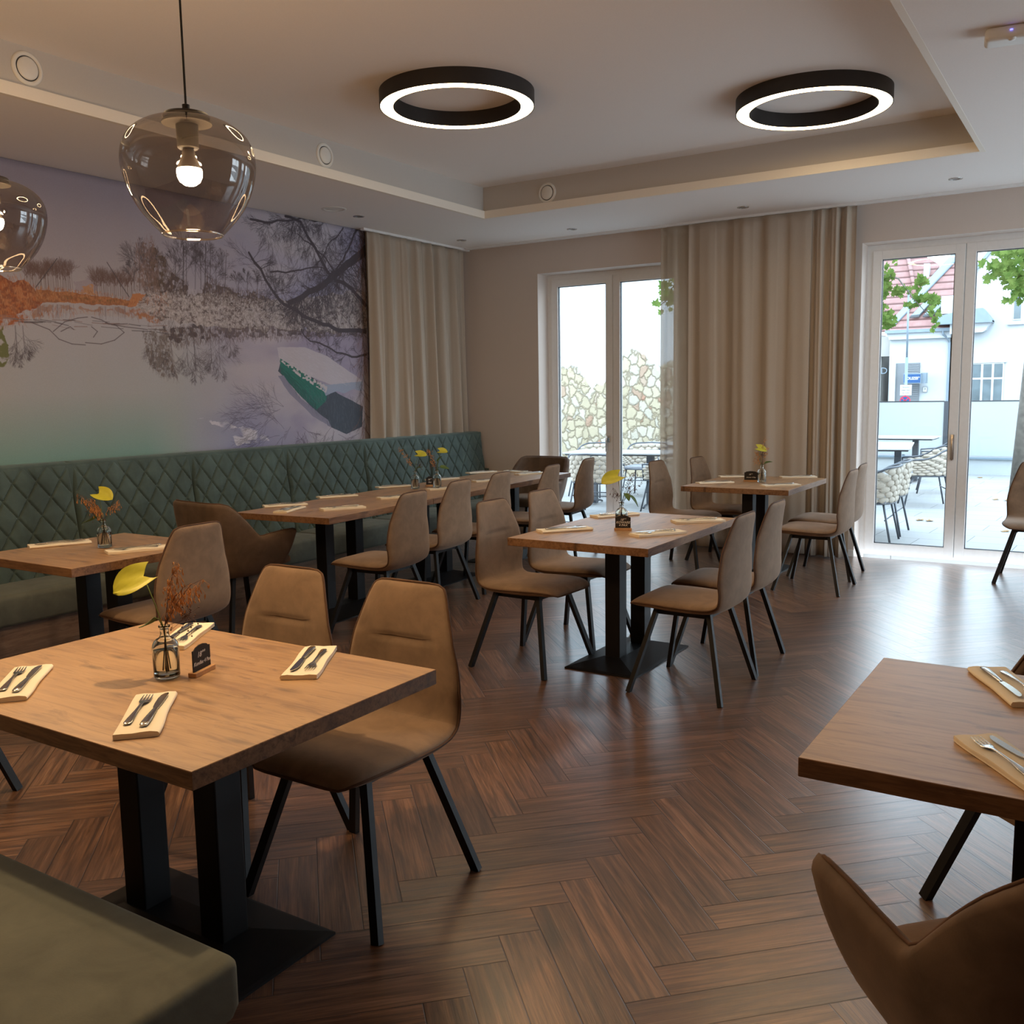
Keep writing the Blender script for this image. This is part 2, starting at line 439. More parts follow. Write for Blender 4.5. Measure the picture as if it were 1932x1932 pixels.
def tube(bm, pts, r, n=8, cap=True, loop=False):
    pts = [Vector(p) for p in pts]
    rs = r if isinstance(r, (list, tuple)) else [r]*len(pts)
    rings = []
    up = None
    m = len(pts)
    for i, p in enumerate(pts):
        if loop: t = (pts[(i+1) % m]-pts[i-1])
        else: t = (pts[min(i+1, m-1)]-pts[max(i-1, 0)])
        if t.length < 1e-9: t = Vector((0, 0, 1))
        t.normalize()
        if up is None:
            up = Vector((0, 0, 1)) if abs(t.z) < .9 else Vector((1, 0, 0))
        s = t.cross(up)
        if s.length < 1e-6: s = t.cross(Vector((1, .3, 0)))
        s.normalize(); up = s.cross(t).normalized()
        rings.append([p + rs[i]*(math.cos(2*PI*k/n)*s + math.sin(2*PI*k/n)*up) for k in range(n)])
    ringmesh(bm, rings, cap, True, loop)
def lathe(bm, prof, n=32, c=(0, 0, 0), capends=False):
    rings = [[(c[0]+r*math.cos(2*PI*k/n), c[1]+r*math.sin(2*PI*k/n), c[2]+z) for k in range(n)] for r, z in prof]
    ringmesh(bm, rings, capends)
def bar(bm, p, q, w, d, bev=0):
    """square-section bar from p to q"""
    p, q = Vector(p), Vector(q); t = (q-p).normalized()
    s = t.cross(Vector((0, 1, 0)) if abs(t.y) < .9 else Vector((1, 0, 0))).normalized(); u = s.cross(t)
    rings = [[c0 + s*w/2*a + u*d/2*b for a, b in ((-1, -1), (1, -1), (1, 1), (-1, 1))] for c0 in (p, q)]
    ringmesh(bm, rings)
def prism(bm, poly, axis, a0, a1):
    """poly: list of 2d points; axis 'x','y','z' extrusion"""
    def P(u, v, w):
        return {'x': (w, u, v), 'y': (u, w, v), 'z': (u, v, w)}[axis]
    r0 = [bm.verts.new(P(u, v, a0)) for u, v in poly]; r1 = [bm.verts.new(P(u, v, a1)) for u, v in poly]
    n = len(poly)
    for i in range(n):
        bm.faces.new((r0[i], r0[(i+1) % n], r1[(i+1) % n], r1[i]))
    bm.faces.new(list(reversed(r0))); bm.faces.new(r1)
def crom(P, n):
    """catmull-rom through tuples, n samples, roughly even"""
    A = np.array(P, float); m = len(A)
    d = np.r_[0, np.cumsum(np.linalg.norm(np.diff(A[:, :2], axis=0), axis=1) if A.shape[1] > 2 else np.linalg.norm(np.diff(A, axis=0), axis=1))]
    out = []
    for s in np.linspace(0, d[-1], n):
        i = min(max(np.searchsorted(d, s, 'right')-1, 0), m-2)
        h = d[i+1]-d[i]; t = (s-d[i])/h
        p1, p2 = A[i], A[i+1]
        m1 = (A[i+1]-A[i-1])/(d[i+1]-d[i-1])*h if i > 0 else (p2-p1)
        m2 = (A[i+2]-A[i])/(d[i+2]-d[i])*h if i < m-2 else (p2-p1)
        out.append((2*t**3-3*t**2+1)*p1+(t**3-2*t**2+t)*m1+(-2*t**3+3*t**2)*p2+(t**3-t**2)*m2)
    return np.array(out)
def text_mesh(name, body, size, mat, parent, loc, rot, extrude=.0006, shear=0, align='CENTER', bold=0):
    cu = bpy.data.curves.new(name, 'FONT'); cu.body = body; cu.size = size; cu.align_x = align; cu.align_y = 'CENTER'
    cu.extrude = extrude; cu.shear = shear; cu.offset = bold; cu.resolution_u = 3
    tmp = bpy.data.objects.new(name, cu); C.objects.link(tmp)
    bpy.context.view_layer.update()
    me = bpy.data.meshes.new_from_object(tmp.evaluated_get(bpy.context.evaluated_depsgraph_get()))
    bpy.data.objects.remove(tmp)
    me.materials.clear(); me.materials.append(mat)
    o = bpy.data.objects.new(name, me); C.objects.link(o)
    if parent: o.parent = parent
    o.location = loc; o.rotation_euler = rot
    return o

# ================================================================== STRUCTURE
H = 3.11; HC = 3.39; XR = 8.6; YN = -10.6; WT = .40
bm = nb(); bx(bm, -.3, XR+.3, YN-.3, .02, -.1, 0); struct('floor', bm, M['floor'])
D1 = (.96, 2.56); D2 = (4.28, 6.70); D3 = (7.3, 8.4); HT = 2.785
bm = nb()
xs = [-WT, D1[0], D1[1], D2[0], D2[1], D3[0], D3[1], XR+WT]
for i in (0, 2, 4, 6): bx(bm, xs[i], xs[i+1], 0, WT, -.1, 3.7)
for a, b in (D1, D2, D3): bx(bm, a, b, 0, WT, HT, 3.7)
struct('wall_back', bm, M['wall'])
bm = nb(); bx(bm, -WT, 0, YN-WT, 0, -.1, 3.7); struct('wall_left', bm, M['wall'])
bm = nb()
ws = [(-3.6, -1.0)]
bx(bm, XR, XR+WT, -1.0, 0, -.1, 3.7); bx(bm, XR, XR+WT, YN-WT, -3.6, -.1, 3.7)
for a, b in ws: bx(bm, XR, XR+WT, a, b, -.1, .3); bx(bm, XR, XR+WT, a, b, 2.7, 3.7)
struct('wall_right', bm, M['wall'])
bm = nb(); bx(bm, 0, XR, YN-WT, YN, -.1, 3.7); struct('wall_near', bm, M['wall'])
cx0, cx1, cy0, cy1 = 1.293, 5.356, -8.6, -1.483
bm = nb()
bx(bm, -.1, XR+.1, YN-.1, .1, HC, HC+.1)
for z0, z1, s in ((H, 3.174, .012), (3.174, HC, .035)):
    bx(bm, -.1, cx0-s, YN-.1, .1, z0, z1); bx(bm, cx1+s, XR+.1, YN-.1, .1, z0, z1)
    bx(bm, cx0-s, cx1+s, cy1+s, .1, z0, z1); bx(bm, cx0-s, cx1+s, YN-.1, cy0-s, z0, z1)
struct('ceiling', bm, M['ceil'])
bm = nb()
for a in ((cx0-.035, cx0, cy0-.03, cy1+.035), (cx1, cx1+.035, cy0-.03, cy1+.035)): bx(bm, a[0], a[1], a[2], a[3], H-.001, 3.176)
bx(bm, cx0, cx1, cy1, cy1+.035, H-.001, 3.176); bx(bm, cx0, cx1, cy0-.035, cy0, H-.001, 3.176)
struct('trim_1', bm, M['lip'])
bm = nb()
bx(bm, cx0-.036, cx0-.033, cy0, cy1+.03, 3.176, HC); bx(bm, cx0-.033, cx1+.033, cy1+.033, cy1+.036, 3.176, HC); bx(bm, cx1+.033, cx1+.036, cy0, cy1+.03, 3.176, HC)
struct('trim_2', bm, M['recess'])  # thin sheets carrying the painted shade of the recess sides
bm = nb(); bx(bm, .75, D1[0]-.0, -.012, -.0005, 0, .06); bx(bm, D1[1], D2[0], -.012, -.0005, 0, .06); bx(bm, D2[1], D3[0], -.012, -.0005, 0, .06)
struct('baseboard_back', bm, M['frame'])

# ---- double glazed terrace doors
def terrace_door(n, x0, x1, mxs, handle):
    bm = nb(); y0, y1 = .21, .28; dy = .11; mx = mxs[0]
    bx(bm, x0, x0+.055, y0, y1, 0, HT); bx(bm, x1-.055, x1, y0, y1, 0, HT); bx(bm, x0+.055, x1-.055, y0, y1, HT-.06, HT)
    bx(bm, x0+.055, x1-.055, y0, y1, 0, .02)
    root = struct('door_%d' % n, bm, M['frame'])
    ed = [x0+.05]+[q for m_ in mxs for q in (m_-.002, m_+.002)]+[x1-.05]
    for (a, b) in zip(ed[::2], ed[1::2]):
        bm = nb(); ys0, ys1 = .198, .265; s = .080; zb, zt = .022, HT-.05
        bx(bm, a, a+s, ys0, ys1, zb, zt, .006); bx(bm, b-s, b, ys0, ys1, zb, zt, .006)
        bx(bm, a+s-.004, b-s+.004, ys0, ys1, zb, zb+.085, .006); bx(bm, a+s-.004, b-s+.004, ys0, ys1, zt-s, zt, .006)
        sash = obj('door_sash', bm, M['frame'], root)
        bm = nb()
        ia, ib, iz0, iz1 = a+s, b-s, zb+.085, zt-s
        g = .006
        bx(bm, ia, ia+g, .21, .238, iz0, iz1); bx(bm, ib-g, ib, .21, .238, iz0, iz1); bx(bm, ia, ib, .21, .238, iz0, iz0+g); bx(bm, ia, ib, .21, .238, iz1-g, iz1)
        obj('glazing_gasket', bm, M['gasket'], sash)
        bm = nb(); bx(bm, ia, ib, .228, .232, iz0, iz1)
        obj('glass_pane', bm, M['pane'], sash)
    if handle:
        bm = nb(); hx = mx-.045
        if handle == 1:
            box(bm, (hx, .190, 1.03), (.028, .014, .07), bev=.004)
            tube(bm, [(hx, .19, 1.05), (hx, .145, 1.05), (hx-.004, .140, 1.045), (hx-.006, .14, 1.02), (hx-.006, .14, .90)], .009, 10)
        else:
            box(bm, (hx, .194, 1.0), (.028, .01, .22), bev=.004); box(bm, (hx, .188, .98), (.014, .02, .19), bev=.004)
        obj('door_handle', bm, M['chrome'], root, smooth=True, auto=40)
    return root
terrace_door(1, D1[0], D1[1], [1.748], 1)
terrace_door(2, D2[0], D2[1], [5.085, 5.89], 2)
terrace_door(3, D3[0], D3[1], [7.85], 0)
for i, (a, b) in enumerate(ws):
    bm = nb()
    for q in (a+.03, (a+b)/2, b-.03): bx(bm, XR+.10, XR+.17, q-.03, q+.03, .3, 2.7)
    bx(bm, XR+.10, XR+.17, a, b, .3, .36); bx(bm, XR+.10, XR+.17, a, b, 2.64, 2.7)
    r = struct('window_%d' % (i+1), bm, M['frame'])
    bm = nb(); bx(bm, XR+.13, XR+.134, a+.06, b-.06, .36, 2.64); obj('glass_pane', bm, M['pane'], r)

# ---- curtain rails and curtains
bm = nb(); bx(bm, .085, .125, -1.80, -.05, H-.022, H-.0005); tag(obj('curtain_rail', bm, M['frame']), 'white ceiling curtain rail along the mural wall', 'curtain rail')
bm = nb(); bx(bm, .15, 8.4, -.17, -.13, H-.022, H-.0005); tag(obj('curtain_rail', bm, M['frame']), 'long white ceiling curtain rail above the terrace doors', 'curtain rail')

def curtain(name, mat, p0, p1, z0, z1, folds, amp, seed, label, cat='curtain', flare=0, parent=None):
    rnd = random.Random(seed)
    p0, p1 = Vector((*p0, 0)), Vector((*p1, 0)); d = p1-p0; L = d.length; d.normalize(); nrm = Vector((-d.y, d.x, 0))
    N = int(max(60, folds*22)); NZ = 34
    ph = [rnd.uniform(0, 6.28) for _ in range(6)]
    wid = [rnd.uniform(.6, 1.5) for _ in range(folds)]; tot = sum(wid); cum = [0]
    for w in wid: cum.append(cum[-1]+w/tot)
    am = [rnd.uniform(.45, 1.2) for _ in range(folds)]
    def F(u, v):
        uu = min(max(u + .010*math.sin(3.1*v+ph[0]+u*5)*(1-v), 0), .99999)
        k = max(i for i in range(folds) if cum[i] <= uu)
        t = (uu-cum[k])/(cum[k+1]-cum[k])
        s = math.sin(PI*t)
        s = abs(s)**.8*(1 if k % 2 == 0 else -1)
        a = am[k]*(.55+.45*(1-v))
        s += .22*math.sin(2*PI*u*folds*1.3+ph[1]+2*v)
        if v > .965: a *= .75
        return amp*a*s
    bm = nb(); g = []
    for j in range(NZ+1):
        v = j/NZ; z = z0+(z1-z0)*v; row = []
        for i in range(N+1):
            u = i/N
            lat = flare*(1-v)*(u-.5)
            q = p0+d*(L*u+lat)+nrm*F(u, v)
            row.append(bm.verts.new((q.x, q.y, z)))
        g.append(row)
    for j in range(NZ):
        for i in range(N): bm.faces.new((g[j][i], g[j][i+1], g[j+1][i+1], g[j+1][i]))
    o = obj(name, bm, mat, parent, smooth=True)
    sm = o.modifiers.new('cloth_thickness', 'SOLIDIFY'); sm.thickness = .0015
    if not parent: tag(o, label, cat)
    return o
curtain('curtain', M['linen'], (.105, -1.74), (.105, -.14), .95, 3.085, 15, .066, 3, 'beige linen curtain hanging behind the green bench, right of the lake mural', flare=.05)
cw = thing('curtain', 'wide beige linen curtain hanging between the two glazed doors', 'curtain', (0, 0, 0))
curtain('sheer_edge', M['sheer'], (2.44, -.15), (2.76, -.15), .02, 3.085, 3, .018, 5, '', parent=cw)
curtain('heavy_drape', M['linen'], (2.73, -.165), (3.88, -.165), .02, 3.085, 8, .026, 11, '', parent=cw)
curtain('gathered_drape', M['linen'], (3.86, -.15), (4.26, -.15), .012, 3.085, 7, .05, 15, '', parent=cw)

# ================================================================== MURAL (printed cloth)
MY0, MY1, MZ0, MZ1 = -7.4, -1.66, 1.02, 3.108
RES = 330
MW, MH = int((MY1-MY0)*RES), int((MZ1-MZ0)*RES)
HM = [0.002169400797642717, -4.735910878778916e-05, -5.203763689402013, -0.0002783737819000742, -0.001257513841471341, 3.2329259021679166, -0.00016935723810742017, -1.0666687200122476e-05]
def sheet(X, Y):   # sketch-sheet coordinates of the print -> pixel of the cloth
    X = np.asarray(X, float); Y = np.asarray(Y, float)
    w = HM[6]*X+HM[7]*Y+1
    y = (HM[0]*X+HM[1]*Y+HM[2])/w; z = (HM[3]*X+HM[4]*Y+HM[5])/w
    return (y-MY0)*RES, (z-MZ0)*RES
img = np.zeros((MH, MW, 3))
gy, gx = np.mgrid[0:MH, 0:MW]
HY = MY0+gx/RES; HZ = MZ0+gy/RES
def lerp(a, b, t): return a+(b-a)*t
rng = np.random.default_rng(4)
def vnoise(w, h, cells):
    g = rng.random((cells[1]+2, cells[0]+2))
    xs_ = np.linspace(0, cells[0], w); ys_ = np.linspace(0, cells[1], h)
    xi = xs_.astype(int).clip(0, cells[0]-1); yi = ys_.astype(int).clip(0, cells[1]-1)
    fx = xs_-xi; fy = ys_-yi; fx = fx*fx*(3-2*fx); fy = fy*fy*(3-2*fy)
    a = g[np.ix_(yi, xi)]; b = g[np.ix_(yi, xi+1)]; c = g[np.ix_(yi+1, xi)]; d = g[np.ix_(yi+1, xi+1)]
    return lerp(lerp(a, b, fx[None, :]), lerp(c, d, fx[None, :]), fy[:, None])
def fbm(cells, o=4):
    r = 0; a = .5
    for k in range(o):
        r = r+a*vnoise(MW, MH, (cells[0]*2**k, cells[1]*2**k)); a *= .5
    return r/(1-.5**o)
shore = 2.13+.0*HY
cl = fbm((5, 4)); cl2 = fbm((9, 7))
sky_t = np.clip((HZ-2.13)/1.0, 0, 1)[..., None]
# sky: warm grey near the horizon, mauve-grey above, violet clouds on the right
grey = np.array([.40, .36, .35]); mauve = np.array([.30, .27, .31]); violet = np.array([.27, .27, .42]); pale = np.array([.50, .47, .50])
sky = lerp(grey, mauve, sky_t)
rt = np.clip((HY+4.3)/1.6, 0, 1)[..., None]
cmask = np.clip((cl-.42)*4, 0, 1)[..., None]
sky = lerp(sky, lerp(violet, pale, cmask), rt*.75)
# water: mirrored sky with teal to the lower left and violet-blue in the middle bottom
wt = np.clip((2.13-HZ)/1.1, 0, 1)[..., None]
water = lerp(np.array([.40, .38, .39]), np.array([.33, .36, .33]), wt)
teal = np.array([.13, .30, .235]); blue = np.array([.19, .20, .38])
water = lerp(water, teal, np.clip(wt*1.7-.85, 0, 1)*np.clip((-3.75-HY)/.5, 0, 1)[..., None])
bm_ = np.clip(1-np.abs(HY+3.25)/.75, 0, 1)[..., None]
water = lerp(water, blue, np.clip(wt*1.5-.5, 0, 1)*bm_)
rt2 = np.clip((HY+3.9)/.8, 0, 1)[..., None]
c2 = np.clip((cl2-.40)*3.5, 0, 1)[..., None]
water = lerp(water, lerp(np.array([.30, .26, .36]), np.array([.44, .39, .42]), c2), rt2*(1-np.clip(wt*1.5-.6, 0, 1)*bm_)*.85)
img = np.where((HZ > shore)[..., None], sky, water)

wfx = fbm((60, 24), 4)-.5; wfy = fbm((60, 24), 4)-.5
def blend_poly(pts, col, soft=1.0, alpha=1.0, nz=None, warp=26):
    px, py = sheet([p[0] for p in pts], [p[1] for p in pts])
    x0, x1 = int(max(px.min()-2, 0)), int(min(px.max()+2, MW-1)); y0, y1 = int(max(py.min()-2, 0)), int(min(py.max()+2, MH-1))
    if x1 <= x0 or y1 <= y0: return
    x0, x1, y0, y1 = max(x0-12, 0), min(x1+12, MW-1), max(y0-12, 0), min(y1+12, MH-1)
    X, Y = gx[y0:y1, x0:x1]+wfx[y0:y1, x0:x1]*warp, gy[y0:y1, x0:x1]+wfy[y0:y1, x0:x1]*warp
    ins = np.zeros(X.shape, bool); n = len(px)
    for i in range(n):
        j = i-1
        c1 = (py[i] > Y) != (py[j] > Y)
        with np.errstate(divide='ignore', invalid='ignore'):
            xx = (px[j]-px[i])*(Y-py[i])/(py[j]-py[i]+1e-9)+px[i]
        ins ^= c1 & (X < xx)
    a = ins*alpha
    if nz is not None: a = a*np.clip((nz[y0:y1, x0:x1]-.47)*7+.5, 0, 1)
    img[y0:y1, x0:x1] = lerp(img[y0:y1, x0:x1], np.array(col), a[..., None])
def stroke_px(x0, y0, x1, y1, w, col, alpha=1):
    bx0, bx1 = int(max(min(x0, x1)-w-1, 0)), int(min(max(x0, x1)+w+2, MW)); by0, by1 = int(max(min(y0, y1)-w-1, 0)), int(min(max(y0, y1)+w+2, MH))
    if bx1 <= bx0 or by1 <= by0: return
    X = gx[by0:by1, bx0:bx1]; Y = gy[by0:by1, bx0:bx1]
    dx, dy = x1-x0, y1-y0; L = dx*dx+dy*dy+1e-9
    t = np.clip(((X-x0)*dx+(Y-y0)*dy)/L, 0, 1)
    dist = np.hypot(X-x0-t*dx, Y-y0-t*dy)
    a = np.clip(w/2+.5-dist, 0, min(1, w))*alpha
    sl = img[by0:by1, bx0:bx1]
    sl += (np.array(col)-sl)*a[..., None]
def branch(x, y, ang, ln, w, depth, col, rnd, spread=.5, bend=.15, minw=.45, alpha=.9, drop=0):
    segs = 4; px, py = x, y; a = ang
    for s in range(segs):
        a += rnd.uniform(-bend, bend) - drop*math.cos(a)*.1
        nx, ny = px+math.cos(a)*ln/segs, py+math.sin(a)*ln/segs
        stroke_px(px, py, nx, ny, max(w*(1-.15*s), minw), col, alpha)
        px, py = nx, ny
        if depth > 0 and s >= 1:
            for _ in range(1 if rnd.random() < .75 else 2):
                branch(px, py, a+rnd.choice((-1, 1))*rnd.uniform(.25, spread), ln*rnd.uniform(.45, .7), w*.55, depth-1, col, rnd, spread, bend, minw, alpha, drop)
    if depth > 0: branch(px, py, a+rnd.uniform(-.15, .15), ln*.6, w*.6, depth-1, col, rnd, spread, bend, minw, alpha, drop)
rn = random.Random(12)
def scatter(poly, n, l0, l1, a0, a1, cols, w=.9, alpha=.8):
    xs_ = [p[0] for p in poly]; ys_ = [p[1] for p in poly]; m = len(poly); k = 0; tries = 0
    while k < n and tries < n*8:
        tries += 1
        x = rn.uniform(min(xs_), max(xs_)); y = rn.uniform(min(ys_), max(ys_)); ins = False
        for i in range(m):
            j = i-1
            if (ys_[i] > y) != (ys_[j] > y) and x < (xs_[j]-xs_[i])*(y-ys_[i])/(ys_[j]-ys_[i]+1e-9)+xs_[i]: ins = not ins
        if not ins: continue
        k += 1; px, py = sheet(x, y); px, py = float(px), float(py); a = rn.uniform(a0, a1); l = rn.uniform(l0, l1)
        stroke_px(px, py, px+math.cos(a)*l, py+math.sin(a)*l, w, rn.choice(cols), alpha)
def SP(x, y):
    a, b = sheet(x, y); return float(a), float(b)
dark = (.085, .07, .075); brown = (.14, .085, .07); soft = (.20, .16, .17)
# distant haze of trees and low bank, left half
blend_poly([(380, 800), (380, 755), (440, 735), (500, 775), (500, 815)], (.33, .28, .30), alpha=.8)
for x0, x1, yb, h, c in ((130, 375, 800, 175, brown), (478, 690, 835, 165, brown)):
    for k in range(46):
        X = x0+(x1-x0)*(k+rn.random())/46; px, py = SP(X, yb+rn.uniform(-10, 18)); _, pt = SP(X, yb-h*rn.uniform(.62, 1.0))
        hh = pt-py
        stroke_px(px, py, px+rn.uniform(-3, 3), py+hh*.72, .9, c, .75)
        for q in range(7):
            branch(px, py+hh*.55, PI/2+rn.uniform(-.55, .55), hh*.3, .7, 1, c, rn, .6, .2, .5, .5)
for a_, b_ in (((180, 780), (290, 630)), ((665, 830), (550, 650))):
    p, q = SP(*a_), SP(*b_); stroke_px(*p, *q, 2, dark)
n_f = fbm((160, 70), 3); n_g = fbm((260, 130), 2)
for poly in ([(-700, 700), (-300, 640), (0, 730), (110, 745), (190, 800), (230, 850), (180, 900), (0, 930), (-700, 960)],):
    blend_poly(poly, (.38, .12, .045)); blend_poly(poly, (.46, .20, .09), nz=n_f, alpha=.7); blend_poly(poly, (.17, .06, .04), nz=n_g, alpha=.6)
blend_poly([(180, 785), (700, 850), (830, 815), (900, 850), (880, 880), (600, 872), (180, 852)], (.40, .17, .07), warp=12); blend_poly([(180, 785), (700, 850), (830, 815), (900, 850), (880, 880), (600, 872), (180, 852)], (.24, .10, .05), nz=n_g, alpha=.7, warp=12)
blend_poly([(300, 838), (460, 850), (690, 862), (690, 852), (450, 836), (300, 822)], (.20, .11, .05), nz=n_f, alpha=.8)
blend_poly([(380, 808), (420, 775), (470, 780), (505, 822)], (.44, .24, .13), nz=n_f)
blend_poly([(650, 870), (670, 830), (760, 815), (850, 820), (860, 880), (790, 890)], (.46, .19, .08)); 
blend_poly([(150, 940), (180, 870), (620, 885), (690, 905), (860, 960), (700, 945), (560, 890), (340, 890), (230, 930)], (.34, .20, .14), nz=n_f, alpha=.85)
blend_poly([(0, 930), (170, 880), (140, 950), (0, 985), (-600, 985), (-600, 940)], (.36, .12, .05), nz=n_f)
blend_poly([(640, 890), (860, 880), (830, 970), (700, 950)], (.38, .16, .07), nz=n_f, alpha=.8)
# reflections of distant stands
for x0, x1, yt, yb2 in ((190, 380, 870, 950), (510, 690, 880, 960)):
    for k in range(40):
        X = rn.uniform(x0, x1); p = SP(X, yt); q = SP(X+rn.uniform(-6, 6), rn.uniform(yt+30, yb2)); stroke_px(*p, *q, .9, soft, .6)
# dark evergreen and tall bare trees, centre
blend_poly([(770, 810), (760, 640), (800, 580), (850, 620), (880, 700), (960, 800)], (.12, .085, .06), nz=n_f); blend_poly([(700, 800), (720, 560), (800, 540), (830, 800)], (.20, .12, .09), nz=n_g, alpha=.7)
blend_poly([(840, 840), (860, 690), (960, 760), (980, 850)], (.11, .08, .075), nz=n_f); blend_poly([(1050, 870), (1060, 735), (1200, 800), (1350, 820), (1430, 880)], (.13, .10, .10), nz=n_f)
for X, yb, yt, w in ((720, 800, 520, 2), (760, 800, 560, 2), (945, 800, 540, 3.5), (965, 800, 480, 2), (1060, 800, 520, 3), (1085, 800, 545, 2), (1040, 790, 600, 2), (1165, 830, 590, 2), (1010, 790, 560, 1.6), (900, 800, 600, 2), (1280, 850, 690, 1.6), (1120, 820, 640, 1.6), (690, 800, 640, 1.6), (1230, 850, 700, 1.4), (1330, 860, 700, 1.4)):
    px, py = SP(X, yb); qx, qy = SP(X+rn.uniform(-8, 8), yt); h = qy-py
    stroke_px(px, py, qx, py+h*.9, w, dark, .85)
    for k in range(9):
        t = rn.uniform(.25, .9)
        branch(px, py+h*t, PI/2+rn.choice((-1, 1))*rn.uniform(.3, .8), h*.38*(1.15-t), w*.45, 2, dark, rn, .6, .18, .5, .7)
# snowy reeds right of centre
reed = [(700, 880), (760, 800), (1100, 820), (1400, 840), (1900, 800), (1900, 1010), (1200, 1000), (900, 960), (820, 960)]
blend_poly(reed, (.38, .33, .31), alpha=.8, warp=40); blend_poly(reed, (.11, .085, .08), nz=n_g, alpha=.85, warp=40); blend_poly(reed, (.52, .47, .44), nz=fbm((130, 80), 2), alpha=.5)
for k in range(2200):
    X = rn.uniform(760, 1890); Y = rn.uniform(800, 990); p = SP(X, Y); a = PI/2+rn.uniform(-.6, .6); l = rn.uniform(4, 12)
    stroke_px(p[0], p[1], p[0]+math.cos(a)*l, p[1]+math.sin(a)*l, .8, rn.choice(((.10, .075, .07), (.55, .50, .48), (.2, .15, .13))), .7)
blend_poly([(840, 985), (1040, 975), (1060, 1040), (900, 1070), (850, 1040)], (.10, .085, .09), nz=n_f); blend_poly([(1060, 985), (1880, 1000), (1880, 1030), (1250, 1035), (1070, 1050)], (.14, .11, .12), nz=n_f, alpha=.9)
blend_poly([(735, 1000), (860, 1000), (900, 1250), (830, 1230), (770, 1180)], (.17, .14, .11), nz=n_g, alpha=.7)
# reflected bare trees, hanging crowns
for X, y0_, y1_, w in ((1000, 990, 1270, 3), (1085, 990, 1220, 2), (960, 990, 1240, 1.6), (1130, 1000, 1260, 1.6), (880, 1010, 1240, 1.6), (1190, 1000, 1150, 1.3), (800, 1010, 1200, 1.3), (70, 980, 1190, 2), (110, 980, 1160, 1.6)):
    px, py = SP(X, y0_); qx, qy = SP(X, y1_); h = qy-py
    stroke_px(px, py, px, py+h*.8, w, dark, .7)
    for k in range(11):
        t = rn.uniform(.15, .9)
        branch(px, py+h*t, -PI/2+rn.choice((-1, 1))*rn.uniform(.3, .8), abs(h)*.4*(1.15-t), w*.45, 2, dark, rn, .6, .2, .5, .55)
blend_poly([(-400, 990), (20, 985), (40, 1080), (0, 1190), (-400, 1100)], (.14, .15, .06), nz=n_f)
UP0, UP1 = PI/2-.5, PI/2+.5
OR_ = ((.46, .20, .08), (.34, .12, .045), (.22, .08, .04), (.52, .28, .14), (.40, .16, .06))
scatter([(-700, 700), (-300, 640), (0, 715), (110, 735), (190, 790), (230, 850), (180, 900), (0, 930), (-700, 960)], 1800, 4, 12, UP0, UP1, OR_)
scatter([(180, 780), (480, 805), (700, 845), (860, 815), (880, 880), (600, 872), (180, 855)], 700, 3, 8, UP0, UP1, OR_)
scatter([(-700, 930), (170, 880), (640, 890), (860, 885), (830, 970), (560, 900), (230, 930), (0, 990), (-700, 990)], 600, 5, 14, -UP1, -UP0, OR_[:3], .9, .6)
DK = ((.09, .065, .06), (.14, .10, .085), (.07, .055, .06), (.18, .13, .11))
scatter([(740, 810), (750, 640), (800, 570), (850, 620), (880, 700), (980, 770), (960, 850)], 900, 5, 15, UP0, UP1, DK)
scatter([(690, 820), (700, 560), (790, 520), (830, 820)], 500, 6, 18, UP0, UP1, ((.22, .13, .10), (.16, .10, .09), (.30, .19, .14)), .8, .6)
scatter([(1040, 880), (1060, 720), (1200, 790), (1350, 810), (1440, 880)], 900, 5, 14, UP0, UP1, DK)
scatter([(840, 975), (1040, 970), (1500, 990), (1880, 1000), (1880, 1030), (1250, 1050), (1040, 1060), (900, 1090)], 1300, 5, 16, -UP1, -UP0, DK)
scatter([(735, 1000), (870, 1000), (920, 1260), (830, 1230), (770, 1180)], 600, 5, 16, -UP1, -UP0, DK, .8, .6)
scatter([(700, 880), (760, 810), (1100, 830), (1400, 850), (1900, 810), (1900, 990), (1200, 985), (900, 950)], 2600, 3, 9, 0, PI, ((.55, .50, .49), (.62, .58, .58), (.16, .12, .12), (.42, .36, .34)), .9, .8)
# drifting branches on the water
for k in range(60):
    X = rn.uniform(-500, 820); Y = 935+max(X, 0)*.075+rn.uniform(-18, 22); p = SP(X, Y); l = rn.uniform(20, 60); a = rn.uniform(-.16, .1)
    stroke_px(p[0], p[1], p[0]+math.cos(a)*l, p[1]+math.sin(a)*l, rn.uniform(.9, 2.2), rn.choice((dark, (.25, .17, .15))), .8)
for arc in ([(150, 960), (250, 1000), (300, 1050), (370, 1075), (440, 1080)], [(440, 1068), (520, 1075), (590, 1055), (640, 1015), (600, 980), (540, 965)], [(270, 1010), (330, 960), (400, 940), (450, 935)], [(470, 935), (520, 950), (560, 970), (640, 985), (760, 1000)], [(310, 1010), (360, 985), (380, 1000)], [(470, 985), (500, 1010), (480, 1040)]):
    for a_, b_ in zip(arc[:-1], arc[1:]):
        p, q = SP(*a_), SP(*b_); stroke_px(*p, *q, 2.0, (.10, .075, .08), .9)
# cloud reflection, lower middle
blend_poly([(1020, 1462), (1150, 1480), (1330, 1520), (1400, 1570), (1360, 1600), (1240, 1590), (1180, 1520)], (.56, .53, .55), nz=fbm((40, 30), 3), alpha=.9)
